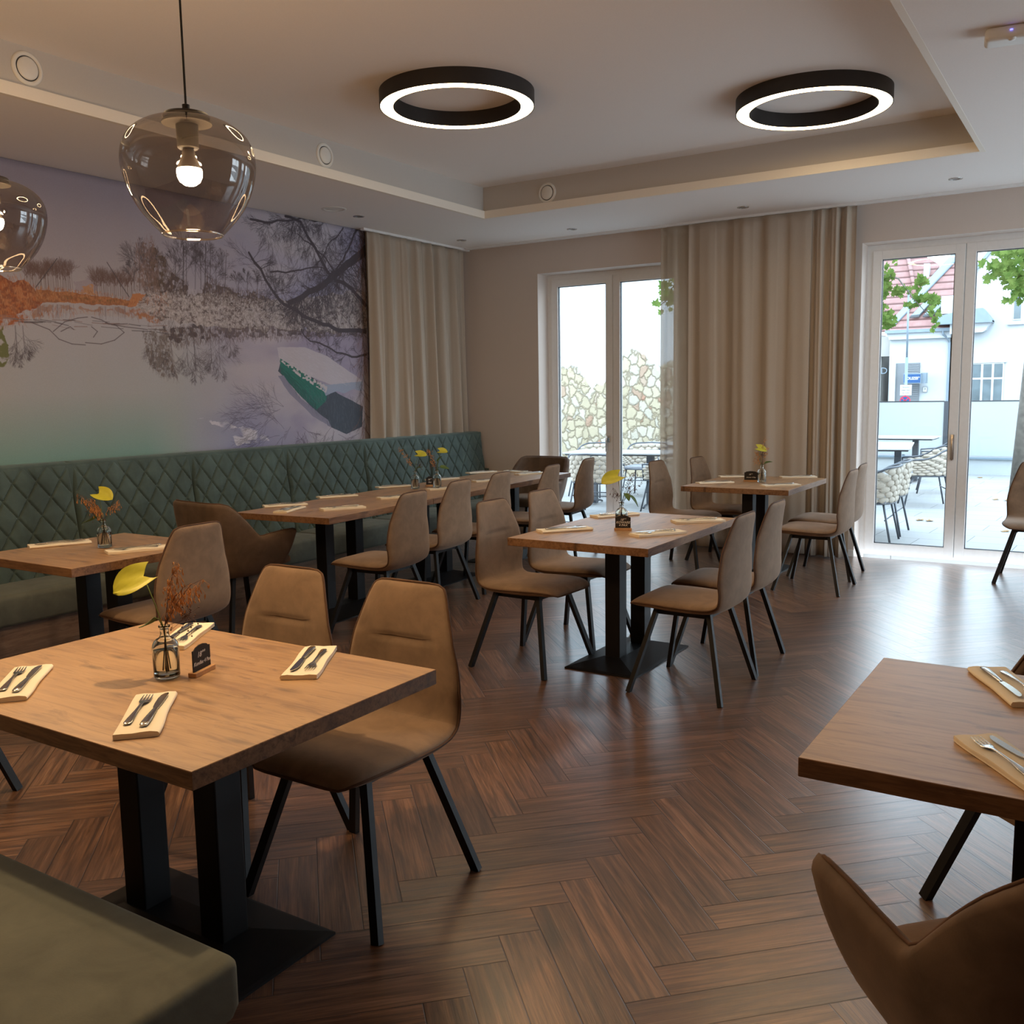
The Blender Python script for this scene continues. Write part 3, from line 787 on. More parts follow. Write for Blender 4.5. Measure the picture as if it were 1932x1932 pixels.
# overhanging willow, right
def sheet_branch(pts, w, col=(.07, .06, .07), sub=18, ln=34, dirs=(-PI*.9, -PI*.1)):
    P = [SP(*p) for p in pts]
    for _q in range(2):
        N_ = [P[0]]
        for i in range(len(P)-1):
            dx_, dy_ = P[i+1][0]-P[i][0], P[i+1][1]-P[i][1]; k_ = rn.uniform(-.09, .09)
            N_ += [((P[i][0]+P[i+1][0])/2-dy_*k_, (P[i][1]+P[i+1][1])/2+dx_*k_), P[i+1]]
        P = N_
    for i in range(len(P)-1):
        stroke_px(*P[i], *P[i+1], w*(2.3 if w > 5 else 1.7)*(1-.5*i/len(P)), col)
    for k in range(int(sub*1.7)):
        i = rn.randrange(len(P)-1); t = rn.random()
        x = lerp(P[i][0], P[i+1][0], t); y = lerp(P[i][1], P[i+1][1], t)
        branch(x, y, rn.uniform(*dirs), ln*rn.uniform(.6, 1.2), max(1.0, w*.3), 2, col, rn, .55, .2, .5, .8)
sheet_branch([(1900, 580), (1820, 650), (1760, 700), (1640, 790), (1500, 860)], 12, sub=34, ln=55)
sheet_branch([(1895, 870), (1800, 770), (1700, 700), (1560, 440), (1480, 410)], 6, sub=26, ln=45)
sheet_branch([(1740, 700), (1620, 560), (1540, 500)], 3, sub=14, ln=34)
sheet_branch([(1900, 420), (1840, 500), (1780, 640), (1740, 700)], 5, sub=26, ln=50)
sheet_branch([(1895, 1010), (1760, 1005), (1650, 960), (1500, 880), (1400, 780), (1290, 600)], 6, sub=34, ln=50, dirs=(-PI, PI))
sheet_branch([(1400, 700), (1560, 690), (1700, 690)], 3, sub=16, ln=36, dirs=(-PI, 0))
sheet_branch([(1300, 425), (1440, 430), (1560, 420), (1700, 440)], 4, sub=30, ln=36, dirs=(PI*.9, PI*1.9))
sheet_branch([(1900, 1130), (1800, 1130), (1700, 1090), (1610, 1060), (1560, 1000)], 4, sub=18, ln=34, dirs=(-PI, PI))
sheet_branch([(1780, 470), (1700, 560), (1620, 700)], 2.5, sub=20, ln=40)
for k in range(420):   # trailing willow twigs
    X = rn.uniform(1380, 1900)**1.0; Y = rn.uniform(480, 900); p = SP(X, Y)
    branch(p[0], p[1], -PI/2+rn.uniform(-.9, .5), rn.uniform(18, 42), .9, 1, (.09, .075, .085), rn, .5, .2, .5, .6)
# boat and its mirror image
blend_poly([(1440, 1215), (1700, 1500), (1800, 1545), (1880, 1505), (1885, 1400), (1700, 1300), (1460, 1150)], (.065, .08, .10), warp=4)
blend_poly([(1450, 1150), (1560, 1215), (1700, 1315), (1690, 1370), (1640, 1420), (1560, 1350), (1455, 1225)], (.03, .155, .12), warp=4)
blend_poly([(1455, 1190), (1560, 1290), (1640, 1385), (1640, 1420), (1560, 1350), (1455, 1225)], (.03, .12, .10), warp=4)
blend_poly([(1435, 1092), (1580, 1092), (1700, 1140), (1860, 1250), (1885, 1272), (1800, 1300), (1720, 1290), (1600, 1240), (1445, 1145)], (.47, .43, .45), warp=4)
blend_poly([(1700, 1290), (1885, 1268), (1880, 1320), (1835, 1310), (1790, 1330), (1750, 1320), (1720, 1330), (1690, 1345), (1660, 1280)], (.30, .34, .42), warp=4)
blend_poly([(1445, 1140), (1600, 1235), (1700, 1300), (1690, 1330), (1560, 1250), (1450, 1160)], (.50, .46, .46), nz=n_g, warp=4)
blend_poly([(1440, 1240), (1500, 1330), (1620, 1450), (1720, 1510), (1700, 1470), (1560, 1360), (1470, 1240)], (.23, .22, .28), warp=4)
scatter([(1445, 1095), (1580, 1095), (1700, 1145), (1850, 1250), (1800, 1290), (1600, 1235), (1450, 1140)], 260, 6, 22, -.5, -.2, ((.50, .46, .48), (.43, .39, .41), (.54, .50, .52)), 1.2, .5)
scatter([(1460, 1180), (1690, 1345), (1640, 1410), (1470, 1235)], 160, 8, 26, -.75, -.55, ((.04, .20, .15), (.025, .10, .085)), 1.2, .6)
scatter([(1480, 1260), (1700, 1330), (1870, 1330), (1870, 1500), (1790, 1535), (1700, 1490)], 320, 6, 18, -1.9, -1.2, ((.09, .11, .14), (.05, .06, .08), (.14, .16, .19)), 1.1, .5)
for k in range(26):
    p = SP(rn.uniform(1300, 1480), rn.uniform(1330, 1560)); branch(p[0], p[1], rn.uniform(PI*.75, PI*1.25), rn.uniform(35, 70), 1.4, 2, (.10, .09, .12), rn, .5, .22, .5, .7)
for k in range(30):
    p = SP(rn.uniform(1440, 1880), rn.uniform(1500, 1600)); branch(p[0], p[1], rn.uniform(-PI, -.2), rn.uniform(25, 50), 1.4, 2, (.10, .08, .10), rn, .5, .22, .5, .7)
for k in range(110):
    p = SP(1900-abs(rn.gauss(0, 18)), rn.uniform(430, 1600)); branch(p[0], p[1], rn.uniform(-PI*.7, -PI*.3), rn.uniform(20, 45), 1.5, 1, rn.choice((dark, (.20, .11, .09))), rn, .4, .2, .5, .8)
img = np.clip(img*np.array([1.10, 1.13, 1.24])*(0.96+.08*rng.random((MH, MW, 1))), 0, 1)
im = bpy.data.images.new('lake_print', MW, MH, alpha=False, float_buffer=True)
im.colorspace_settings.name = 'Non-Color'
buf = np.ones((MH, MW, 4), np.float32); buf[..., :3] = img
im.pixels.foreach_set(buf.ravel()); im.update(); im.pack()
t = NT('lake_print_cloth')
uvn = t.node('ShaderNodeUVMap'); it = t.node('ShaderNodeTexImage'); it.image = im; it.extension = 'EXTEND'; t.link(uvn.outputs[0], it.inputs[0])
t.bsdf(it.outputs[0], .8, 0, bump=t.noise(t.coord(), 350, 2), bstr=.15, bdist=.0006)
M['mural'] = t.m
bm = nb(); uvl = bm.loops.layers.uv.new('UVMap')
NX, NZ = 240, 40; g = []
for j in range(NZ+1):
    row = []
    for i in range(NX+1):
        y = MY0+(MY1-MY0)*i/NX; z = MZ0+(MZ1-MZ0)*j/NZ; v = j/NZ
        x = .012 + .006*(1-v)*math.sin(y*2.3)*math.sin(y*7+v*1.2) + .0025*math.sin(y*19+v)
        row.append((bm.verts.new((x, y, z)), (i/NX, j/NZ)))
    g.append(row)
for j in range(NZ):
    for i in range(NX):
        q = (g[j][i], g[j][i+1], g[j+1][i+1], g[j+1][i]); fc = bm.faces.new([a[0] for a in q])
        for lp, a in zip(fc.loops, q): lp[uvl].uv = a[1]
mo = obj('wall_hanging', bm, M['mural'], smooth=True)
sm = mo.modifiers.new('cloth_thickness', 'SOLIDIFY'); sm.thickness = .003; sm.offset = 0
tag(mo, 'large printed cloth of a misty lake with a moored boat above the green bench', 'wall hanging')

# ================================================================== GREEN BENCHES
BZ = 1.113; SZ = .375
bench = thing('wall_bench', 'long green velvet bench with diamond quilted back panels along the mural wall', 'bench', (0, 0, 0))
seams = [-.06+(-.994)*k for k in range(9)]
def back_panel(y1, y0):
    W_ = y1-y0; N, K = 150, 120
    bm = nb(); g = []
    zb, zt = SZ-.03, BZ
    for j in range(K+1):
        v = j/K; row = []
        for i in range(N+1):
            u = i/N; y = y0+.004+(W_-.008)*u; z = zb+(zt-zb)*v
            base = .345-.115*v
            # edge rounding
            ed = min(u, 1-u)*W_; et = (1-v)*(zt-zb)
            r = .032
            dx = 0
            if ed < r: dx -= r-math.sqrt(max(r*r-(r-ed)**2, 0))
            if et < .03: dx -= .03-math.sqrt(max(.03**2-(.03-et)**2, 0))
            a = (u*W_/.165+(zt-z)/.225); b = (u*W_/.165-(zt-z)/.225)
            d1 = abs(a-round(a)); d2 = abs(b-round(b)); dd = min(d1, d2)
            q = .009*((2*dd)**.7) - .014*math.exp(-(dd/.038)**2)
            if ed > .016 and et > .02: dx += q
            row.append(bm.verts.new((base+dx, y, z)))
        g.append(row)
    for j in range(K):
        for i in range(N): bm.faces.new((g[j][i], g[j][i+1], g[j+1][i+1], g[j+1][i]))
    # sides, top, back
    b = [bm.verts.new((.10, v.co.y, v.co.z)) for v in g[-1]]
    for i in range(N): bm.faces.new((g[-1][i], g[-1][i+1], b[i+1], b[i]))
    for col, bb in ((0, b[0]), (N, b[-1])):
        low = bm.verts.new((.10, g[0][col].co.y, zb))
        vs = [g[j][col] for j in range(K+1)]+[bb, low]
        bm.faces.new(vs)
    return obj('backrest_panel', bm, M['green'], bench, smooth=True, auto=50)
for a, b in zip(seams[:-1], seams[1:]): back_panel(a, b)
def seat_pad(x0, x1, y0, y1, z0, z1, r, name, mat, parent, crown=.012, sub=10):
    """soft box cushion"""
    bm = nb()
    nx, ny = 26, 40
    def sag(u): return 1-(2*u-1)**4
    rings = []
    prof = []
    K = 8
    # profile from bottom outwards to top centre, inset distance d and height z
    for k in range(K+1):
        a = PI/2*k/K; prof.append((r*(1-math.sin(a)) if 0 else r-r*math.sin(a), z1-r+r*math.sin(a) if 0 else z1-r+r*(1-math.cos(a))))
    levels = [(r*.35, z0), (0, z0+.02)] + [(r-r*math.cos(PI/2*k/K), z1-r+r*math.sin(PI/2*k/K)) for k in range(K+1)]
    def rect(ins, z):
        pts = []; rr = max(.03-ins*.3, .012)
        xa, xb, ya, yb = x0+ins, x1-ins, y0+ins, y1-ins
        for cxx, cyy, a0 in ((xb-rr, yb-rr, 0), (xa+rr, yb-rr, PI/2), (xa+rr, ya+rr, PI), (xb-rr, ya+rr, 3*PI/2)):
            for q in range(5): pts.append((cxx+rr*math.cos(a0+PI/2*q/4), cyy+rr*math.sin(a0+PI/2*q/4), z))
        return pts
    rings = [rect(i_, z_) for i_, z_ in levels]
    for s in (.12, .3, .6): 
        ins = r+s*min(x1-x0, y1-y0)*.5*.8; rings.append(rect(ins, z1+crown*(1-(1-s)**2)))
    ringmesh(bm, rings)
    return obj(name, bm, mat, parent, smooth=True, auto=60)
for a, b in zip(seams[:-1], seams[1:]): seat_pad(.24, .70, b+.002, a-.002, .185, SZ, .035, 'seat_cushion', M['green_seat'], bench)
bm = nb(); bx(bm, .004, .66, seams[-1], seams[0], 0, .186); obj('plinth', bm, M['plinth'], bench)
bm = nb(); bx(bm, .022, .235, seams[-1], seams[0], .187, BZ-.006, .01)
bx(bm, .235, .32, seams[0]-.002, seams[0]+.018, .187, .7)
obj('back_frame', bm, M['green'], bench)
# near bench (only its seat end shows)
nbn = thing('bench', 'plain green velvet bench end in the bottom left corner, beside the foreground table', 'bench', (0, 0, 0))
seat_pad(1.9, 4.873, -8.22, -7.70, .345, .462, .02, 'seat_cushion', M['green_seat'], nbn, crown=.004)
bm = nb(); bx(bm, 1.95, 4.80, -8.15, -7.76, .06, .345, .004); obj('base', bm, M['black'], nbn)
bm = nb(); bx(bm, 2.0, 4.74, -8.10, -7.82, 0, .06); obj('plinth', bm, M['black'], nbn)

# ================================================================== TABLES
def make_table(length, width, along, name='dining_table', label='', loc=(0, 0, 0), rz=0, ps=.165, group=None):
    root = thing(name, label, 'table', loc, rz, group)
    lx, ly = (length, width) if along == 'x' else (width, length)
    bm = nb(); box(bm, (0, 0, .739), (lx, ly, .042), bev=.0015, seg=1)
    bm.faces.ensure_lookup_table()
    for f in bm.faces:
        c = f.calc_center_median()
        f.material_index = 1 if (abs(abs(c.x)-lx/2) < .002 or abs(abs(c.y)-ly/2) < .002) else 0
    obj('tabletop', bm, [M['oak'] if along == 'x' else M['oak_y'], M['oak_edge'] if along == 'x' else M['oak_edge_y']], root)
    for s in (-1, 1):
        bm = nb(); p = (s*ps, 0) if along == 'x' else (0, s*ps)
        bx(bm, p[0]-.045, p[0]+.045, p[1]-.045, p[1]+.045, .03, .705, .004)
        bx(bm, p[0]-.11, p[0]+.11, p[1]-.11, p[1]+.11, .705, .718)
        obj('pillar', bm, M['black'], root)
    # low pitched base plate
    bm = nb(); hx, hy = (.375, .215) if along == 'x' else (.215, .375)
    def R(a, b, z): return [(-a, -b, z), (a, -b, z), (a, b, z), (-a, b, z)]
    tx, ty = (ps+.05, .05) if along == 'x' else (.05, ps+.05)
    ringmesh(bm, [R(hx, hy, 0), R(hx, hy, .008), R(hx-.012, hy-.012, .013), R(tx, ty, .055)])
    obj('base_plate', bm, M['black'], root)
    return root
TABLES = {}
TABLES['near'] = make_table(1.21, .84, 'x', label='oak topped table in the left foreground beside the near bench, set for four', loc=(4.055, -7.207, 0))
TABLES['wall'] = make_table(.82, .86, 'x', label='oak topped table at the left edge, between the wall bench and the foreground table', loc=(1.815, -5.90, 0), ps=.13)
TABLES['mid'] = make_table(1.28, .82, 'y', label='oak topped table in the middle of the room with four chairs drawn round it', loc=(3.925, -3.995, 0))
TABLES['far'] = make_table(1.12, .875, 'y', label='oak topped table in front of the wide curtain between the doors', loc=(3.722, -1.112, 0))
TABLES['right'] = make_table(1.25, .865, 'x', label='empty cornered oak table cut off by the right edge of the photo', loc=(6.335, -6.493, 0), ps=.2)
RL = math.radians(3.7)
for k, w in enumerate(('nearest', 'middle', 'farthest')):
    s = .6+1.2*k
    TABLES['long%d' % k] = make_table(1.197, .81, 'y', label='%s of the three oak tables pushed end to end along the wall bench' % w, loc=(1.652-math.sin(RL)*s, -4.484+math.cos(RL)*s, 0), rz=RL, group='oak tables pushed end to end along the wall bench')

# ================================================================== CHAIRS
PROF = [(.268, .432, .165, .012), (.258, .440, .190, .028), (.225, .448, .212, .052), (.17, .451, .224, .062), (.05, .448, .233, .066), (-.10, .445, .232, .060), (-.175, .452, .228, .052),
        (-.220, .478, .225, .048), (-.240, .530, .228, .045), (-.246, .60, .231, .043), (-.249, .67, .222, .041), (-.254, .75, .200, .038), (-.263, .84, .170, .034), (-.270, .885, .153, .030), (-.274, .908, .138, .022), (-.276, .916, .118, .010)]
def shell_rings():
    P = crom(PROF, 96); rings = []; edges = []
    n = 22
    for i, (y, z, w, th) in enumerate(P):
        a = P[max(i-1, 0)]; b = P[min(i+1, len(P)-1)]
        ty, tz = b[0]-a[0], b[1]-a[1]; L = math.hypot(ty, tz)+1e-9; ty /= L; tz /= L
        ny, nz_ = tz, -ty            # towards the sitter: up on seat, forward on back
        if nz_ < 0 and abs(ty) > abs(tz): ny, nz_ = -ny, -nz_
        back = min(max((z-.47)/.12, 0), 1)
        ring = []
        for k in range(n):
            t = 2*PI*k/n; cx, sx = math.cos(t), math.sin(t)
            X = w*math.copysign(abs(cx)**.55, cx); N = th/2*math.copysign(abs(sx)**.75, sx)
            if sx > 0:
                N += .006*(1-(X/w)**2)*(1-back)
                N -= .011*math.exp(-((z-.735)/.009)**2)*max(0, 1-(abs(X)/.115)**6)*back if abs(X) < .115 else 0
            N += (.030*(X/w)**2*back*min(1, (.94-z)/.2) + .010*(X/w)**2*(1-back))
            ring.append(Vector((X, y+ny*N, z+nz_*N)))
        rings.append(ring)
        off = (.030*back*min(1, (.94-z)/.2)+.010*(1-back))
        edges.append((w, y+ny*off, z+nz_*off))
    return P, rings, edges
def make_chair(label, loc, rz, group):
    P, rings, edges = shell_rings()
    root = thing('dining_chair', label, 'chair', loc, rz, group)
    cut = min(range(len(P)), key=lambda i: abs(P[i][1]-.475)+(0 if P[i][0] < -.1 else 9))
    bm = nb(); ringmesh(bm, rings[:cut+1]); obj('seat', bm, M['suede'], root, smooth=True, auto=70)
    bm = nb(); ringmesh(bm, rings[cut:]); obj('backrest', bm, M['suede'], root, smooth=True, auto=70)
    L = [Vector((e[0]+.001, e[1], e[2])) for e in edges]; Rr = [Vector((-e[0]-.001, e[1], e[2])) for e in reversed(edges)]
    top = [Vector((x, edges[-1][1], edges[-1][2]+.003)) for x in (.08, .04, 0, -.04, -.08)]
    fr = [Vector((x, edges[0][1]+.004, edges[0][2]-.001)) for x in (-.12, -.06, 0, .06, .12)]
    bm = nb(); tube(bm, L+top+Rr+fr, .0042, 6, loop=True); obj('piping', bm, M['piping'], root, smooth=True)
    bm = nb()
    for s in (-1, 1): bar(bm, (s*.13, -.15, .412), (s*.13, .15, .412), .03, .02)
    for s in (-1, 1): bar(bm, (-.14, s*.13, .412), (.14, s*.13, .412), .02, .03)
    obj('seat_frame', bm, M['black'], root)
    for sx in (-1, 1):
        for sy in (-1, 1):
            bm = nb(); bar(bm, (sx*.145, sy*.14, .42), (sx*.262, sy*.245, 0), .030, .022); obj('leg', bm, M['black'], root)
    return root
A = math.radians
# chair front = local +y ; rz=0 faces +y, -90deg faces +x, 90deg faces -x, 180 faces -y
ch = make_chair('taupe suede chair behind the foreground table, its seat and legs in full view', (4.305, -6.725, 0), A(180), 'taupe suede chairs')
def chair(label, x, y, deg): return dup(ch, (x, y, 0), A(deg), label)
chair('taupe suede chair behind the foreground table, only its backrest above the top', 3.765, -6.715, 180)
chair('taupe suede chair seen from behind at the left edge table by the wall bench', 2.215, -5.83, 92)
chair('taupe suede chair left of the middle table, its whole front in view', 3.490, -4.350, -92)
chair('taupe suede chair left of the middle table, farther one, seat under the top', 3.465, -3.750, -91)
chair('taupe suede chair right of the middle table, nearer one seen from its rear side', 4.445, -4.315, 90)
chair('taupe suede chair right of the middle table, farther one behind the nearer chair', 4.430, -3.745, 91)
chair('taupe suede chair first in the row along the three joined tables', 2.235, -4.17, 94)
chair('taupe suede chair second along the three joined tables, next to the table seam', 2.045, -3.40, 94)
chair('taupe suede chair third along the three joined tables, partly behind the middle table chair', 1.955, -2.72, 94)
chair('taupe suede chair fourth along the three joined tables with a pale lit seat', 1.955, -1.93, 95)
chair('taupe suede chair last along the three joined tables, dark against the terrace door', 1.86, -1.10, 96)
chair('taupe suede chair left of the curtain table, the one nearer the left terrace door', 3.11, -1.17, -92)
chair('taupe suede chair left of the curtain table, upright in front of the curtain', 3.27, -.62, -93)
chair('taupe suede chair right of the curtain table, nearer one with its pale side lit', 4.33, -1.53, 90)
chair('taupe suede chair right of the curtain table, farther one beside the right terrace door', 4.27, -.93, 91)
chair('taupe suede chair standing in front of the right terrace door at the right edge', 5.76, -.50, 180)
chair('taupe suede chair at the left edge, only one leg showing beyond the foreground table', 2.47, -7.20, -75)

# ---- armchairs
def make_armchair(label, loc, rz):
    root = thing('armchair', label, 'armchair', loc, rz, 'suede armchairs')
    pl = [(.285, .20), (.29, .10), (.288, 0), (.285, -.12), (.268, -.205), (.215, -.270), (.11, -.29), (0, -.293)]
    pl = pl+[(-x, y) for x, y in reversed(pl[:-1])]
    Q = crom(pl, 61)
    hp = np.array([(0, .652), (.10, .650), (.22, .640), (.31, .632), (.345, .634), (.38, .662), (.46, .735), (.55, .81), (.60, .845), (.66, .860), (1.0, .862)])
    arc = np.r_[0, np.cumsum(np.linalg.norm(np.diff(Q, axis=0), axis=1))]; half = arc[30]
    rings = []
    for i, (x, y) in enumerate(Q):
        a = Q[max(i-1, 0)]; b = Q[min(i+1, 60)]
        tx, ty = b-a; l = math.hypot(tx, ty); nx, ny = ty/l, -tx/l
        if nx*x+ny*(y+.0) < 0: nx, ny = -nx, -ny
        s = min(arc[i], arc[60]-arc[i])/half
        h = float(np.interp(s, hp[:, 0], hp[:, 1]))
        front = max(0, 1-s/.10)
        prof = []
        z0 = .365
        th = .024
        levels = 9
        out = []; inn = []
        for k in range(levels):
            v = k/(levels-1); z = z0+(h-.022-z0)*v
            lean = -.075*(1-v)**2 + .030*v
            fy = .07*(v-.6)*front   # front edge of the arm rakes forward upward
            out.append((lean+th*(.8+.2*min(1, v*4)), z, fy)); inn.append((lean-th, z, fy))
        topc = .030
        cap = [(topc+th*math.cos(PI*q/6), h-.022+th*math.sin(PI*q/6), .028*front) for q in range(1, 6)]
        for o_, z, fy in out+cap+list(reversed(inn)):
            prof.append(Vector((x+nx*o_, y+ny*o_+fy, z)))
        rings.append(prof)
    def squeeze(ring, k, dy):
        c0 = ring
        m = len(ring)//2
        res = []
        for j, p in enumerate(ring):
            q = ring[len(ring)-1-j]; mid = (p+q)/2
            res.append(mid+(p-mid)*k+Vector((0, dy, 0)))
        return res
    rings = [squeeze(rings[0], .15, .017), squeeze(rings[0], .7, .012)]+rings+[squeeze(rings[-1], .7, .012), squeeze(rings[-1], .15, .017)]
    bm = nb(); ringmesh(bm, rings[:26]); obj('armrest', bm, M['suede_dark'], root, smooth=True, auto=75)
    bm = nb(); ringmesh(bm, rings[25:41]); obj('backrest', bm, M['suede_dark'], root, smooth=True, auto=75)
    bm = nb(); ringmesh(bm, rings[40:]); obj('armrest', bm, M['suede_dark'], root, smooth=True, auto=75)
    prof = [(.275, .415, .20, .03), (.262, .435, .225, .07), (.22, .440, .240, .10), (.10, .440, .250, .11), (-.05, .437, .250, .11), (-.17, .432, .232, .10), (-.225, .425, .19, .08), (-.25, .42, .14, .04)]
    Pp = crom(prof, 30); rg = []
    for y, z, w, th in Pp:
        rg.append([Vector((w*math.copysign(abs(math.cos(2*PI*k/24))**.5, math.cos(2*PI*k/24)), y, z+th/2*math.copysign(abs(math.sin(2*PI*k/24))**.7, math.sin(2*PI*k/24)))) for k in range(24)])
    bm = nb(); ringmesh(bm, rg); obj('seat', bm, M['suede'], root, smooth=True, auto=75)
    bm = nb()
    tp = []
    for r in rings[2:-2]:
        p = max(r, key=lambda q: q.z); tp.append(Vector((p.x, p.y, p.z+.001)))
    tube(bm, tp, .004, 6); obj('piping', bm, M['piping'], root, smooth=True)
    for sx in (-1, 1):
        for sy in (-1, 1):
            bm = nb(); bar(bm, (sx*.15, sy*.14, .40), (sx*.265, sy*.25, 0), .032, .024); obj('leg', bm, M['black'], root)
    bm = nb(); box(bm, (0, 0, .385), (.34, .32, .02)); obj('seat_frame', bm, M['black'], root)
    return root
ac = make_armchair('brown suede armchair at the near end of the joined tables, before the quilted bench', (1.27, -4.52, 0), A(-8))
dup(ac, (1.19, -.55, 0), A(178), 'brown suede armchair at the far end of the joined tables, under the terrace door frame')
dup(ac, (6.20, -7.06, 0), A(45), 'brown suede armchair in the bottom right corner, nearest the camera')
dup(ac, (6.19, -5.94, 0), A(135), 'dark suede armchair whose top and one leg show behind the right edge table')

# ================================================================== LAMPS
def ring_lamp(x, y, label):
    r = thing('ring_lamp', label, 'ceiling lamp', (x, y, 3.298), 0, 'black ring ceiling lamps')
    bm = nb(); lathe(bm, [(.392, .004), (.392, .092), (.482, .092), (.482, 0), (.476, 0), (.476, .006), (.398, .006), (.398, 0), (.392, 0), (.392, .004)], 96)
    obj('lamp_housing', bm, M['lampbody'], r, smooth=True, auto=40)
    bm = nb(); lathe(bm, [(.398, .004), (.40, .0015), (.437, -.001), (.474, .0015), (.476, .004)], 96)
    obj('lamp_diffuser', bm, M['ring_glow'], r, smooth=True)
    return r
ring_lamp(2.665, -3.81, 'black ring lamp glowing warm on the recessed ceiling, the left of the two in view')
ring_lamp(4.49, -2.45, 'black ring lamp glowing warm on the recessed ceiling, the right one near the recess corner')
ring_lamp(4.05, -5.66, 'black ring lamp whose glow just shows at the top edge of the ceiling')
ring_lamp(2.05, -7.0, 'black ring lamp behind the top left corner of the view')
def pendant(x, y, z, label):
    """z: bottom of the glass"""
    r = thing('pendant_lamp', label, 'pendant lamp', (x, y, z), 0, 'smoked glass pendant lamps')
    prof = crom([(.078, 0), (.084, .004), (.108, .030), (.137, .066), (.160, .110), (.174, .158), (.178, .195), (.172, .232), (.154, .264), (.122, .289), (.085, .304), (.050, .310)], 44)
    bm = nb(); lathe(bm, [(a, b) for a, b in prof], 72); g = obj('glass_shade', bm, M['smoke'], r, smooth=True)
    bm = nb(); tube(bm, [(.079*math.cos(2*PI*k/64), .079*math.sin(2*PI*k/64), 0) for k in range(64)], .0028, 8, loop=True)
    obj('glass_rim', bm, M['clear_rim'], g, smooth=True)
    bm = nb(); lathe(bm, [(0, .309), (.060, .309), (.062, .314), (.058, .320), (.010, .322), (.010, .345), (.004, .347)], 40, capends=False)
    obj('lamp_cap', bm, M['lampbody'], r, smooth=True, auto=40)
    bm = nb(); lathe(bm, [(0, .300), (.066, .300), (.066, .295), (.030, .292), (.028, .232), (.025, .229), (0, .229)], 40); obj('bulb_socket', bm, M['lampbody'], r, smooth=True, auto=40)
    bm = nb(); lathe(bm, [(.014, .229), (.0165, .222), (.018, .21), (.026, .192), (.0325, .176)], 32); b = obj('light_bulb', bm, M['bulb_base'], r, smooth=True)
    bm = nb(); lathe(bm, [(.033, .176), (.0345, .168), (.033, .155), (.027, .142), (.015, .133), (.0, .130)], 32); obj('bulb_globe', bm, M['bulb_glow'], b, smooth=True)
    bm = nb(); tube(bm, [(0, 0, .345), (0, 0, HC-z-.02)], .0032, 8); obj('cable', bm, M['blackcable'], r)
    bm = nb(); lathe(bm, [(0, HC-z-.025), (.05, HC-z-.025), (.05, HC-z)], 32); obj('ceiling_rose', bm, M['lampbody'], r, smooth=True, auto=40)
    d = bpy.data.lights.new('bulb_light', 'POINT'); d.energy = 34; d.color = (1.0, .66, .34); d.shadow_soft_size = .028
    o = bpy.data.objects.new('bulb_light', d); C.objects.link(o); o.parent = r; o.location = (0, 0, .095)
    return r
M['clear_rim'] = glass('lit_glass_rim', (.95, .85, .7), .35)
pendant(4.052, -7.043, 1.975, 'smoked glass pendant lamp hanging above the foreground table, seen whole')
pendant(2.765, -6.868, 2.008, 'smoked glass pendant lamp cut off by the left edge of the photo')

# ---- recessed spots, vents, sensor
def spot(x, y, r, label, big=False):
    t_ = thing('ceiling_spotlight', label, 'ceiling spot', (x, y, H), 0, 'recessed ceiling spots')
    bm = nb(); lathe(bm, [(r*.72, .0), (r*.74, -.004), (r, -.004), (r*1.02, -.0005)], 36); obj('trim_ring', bm, M['chrome'] if not big else M['white_plastic'], t_, smooth=True)
    bm = nb(); lathe(bm, [(0, -.0012), (r*.73, -.0012)], 36); obj('spot_lens', bm, M['spot_glow'] if not big else M['white_plastic'], t_)
spot(.466, -2.254, .05, 'small recessed ceiling spot above the lake mural, near the big round one')
spot(.52, -2.63, .105, 'large round white ceiling spot above the lake mural', True)
spot(.42, -.62, .05, 'small recessed ceiling spot in the far left corner of the room')
spot(1.657, -.502, .05, 'small recessed ceiling spot above the plain wall left of the first door')
spot(3.385, -.544, .05, 'small recessed ceiling spot above the wide curtain')
spot(5.097, -.649, .05, 'small recessed ceiling spot above the right terrace door')
def vent(x, y, z, rot, label):
    t_ = thing('air_vent', label, 'air vent', (x, y, z), 0, 'round white air vents'); t_.rotation_euler = rot
    bm = nb(); lathe(bm, [(.064, .002), (.068, .010), (.080, .008), (.088, .0005), (.088, -.001)], 48); obj('vent_ring', bm, M['white_plastic'], t_, smooth=True)
    bm = nb(); lathe(bm, [(0, .016), (.02, .0155), (.05, .012), (.058, .007), (.058, .003)], 48); obj('vent_plate', bm, M['white_plastic'], t_, smooth=True)
    bm = nb(); lathe(bm, [(0, .0008), (.066, .0008)], 48); obj('vent_slot', bm, M['gasket'], t_)
vent(cx0-.031, -5.762, 3.278, (0, PI/2, 0), 'round white air vent in the recess side, top left of the photo')
vent(cx0-.031, -3.512, 3.272, (0, PI/2, 0), 'round white air vent in the recess side, right of the pendant lamp')
vent(1.935, cy1+.031, 3.262, (PI/2, 0, 0), 'round white air vent in the recess side facing the camera')
sn = thing('motion_sensor', 'white rounded sensor box with a blue light on the ceiling, top right corner', 'sensor', (5.81, -3.86, H), A(8))
bm = nb(); box(bm, (0, 0, -.030), (.34, .13, .058), bev=.026, seg=5); obj('sensor_housing', bm, M['white_plastic'], sn, smooth=True)
bm = nb(); lathe(bm, [(0, 0), (.006, 0), (.006, .004), (0, .004)], 16, (-.065, -.066, -.028)); obj('status_light', bm, M['led_blue'], sn)
bm = nb(); lathe(bm, [(0, -.010), (.012, -.008), (.018, 0)], 24, (-.06, -.045, -.056)); obj('sensor_lens', bm, M['white_plastic'], sn, smooth=True)

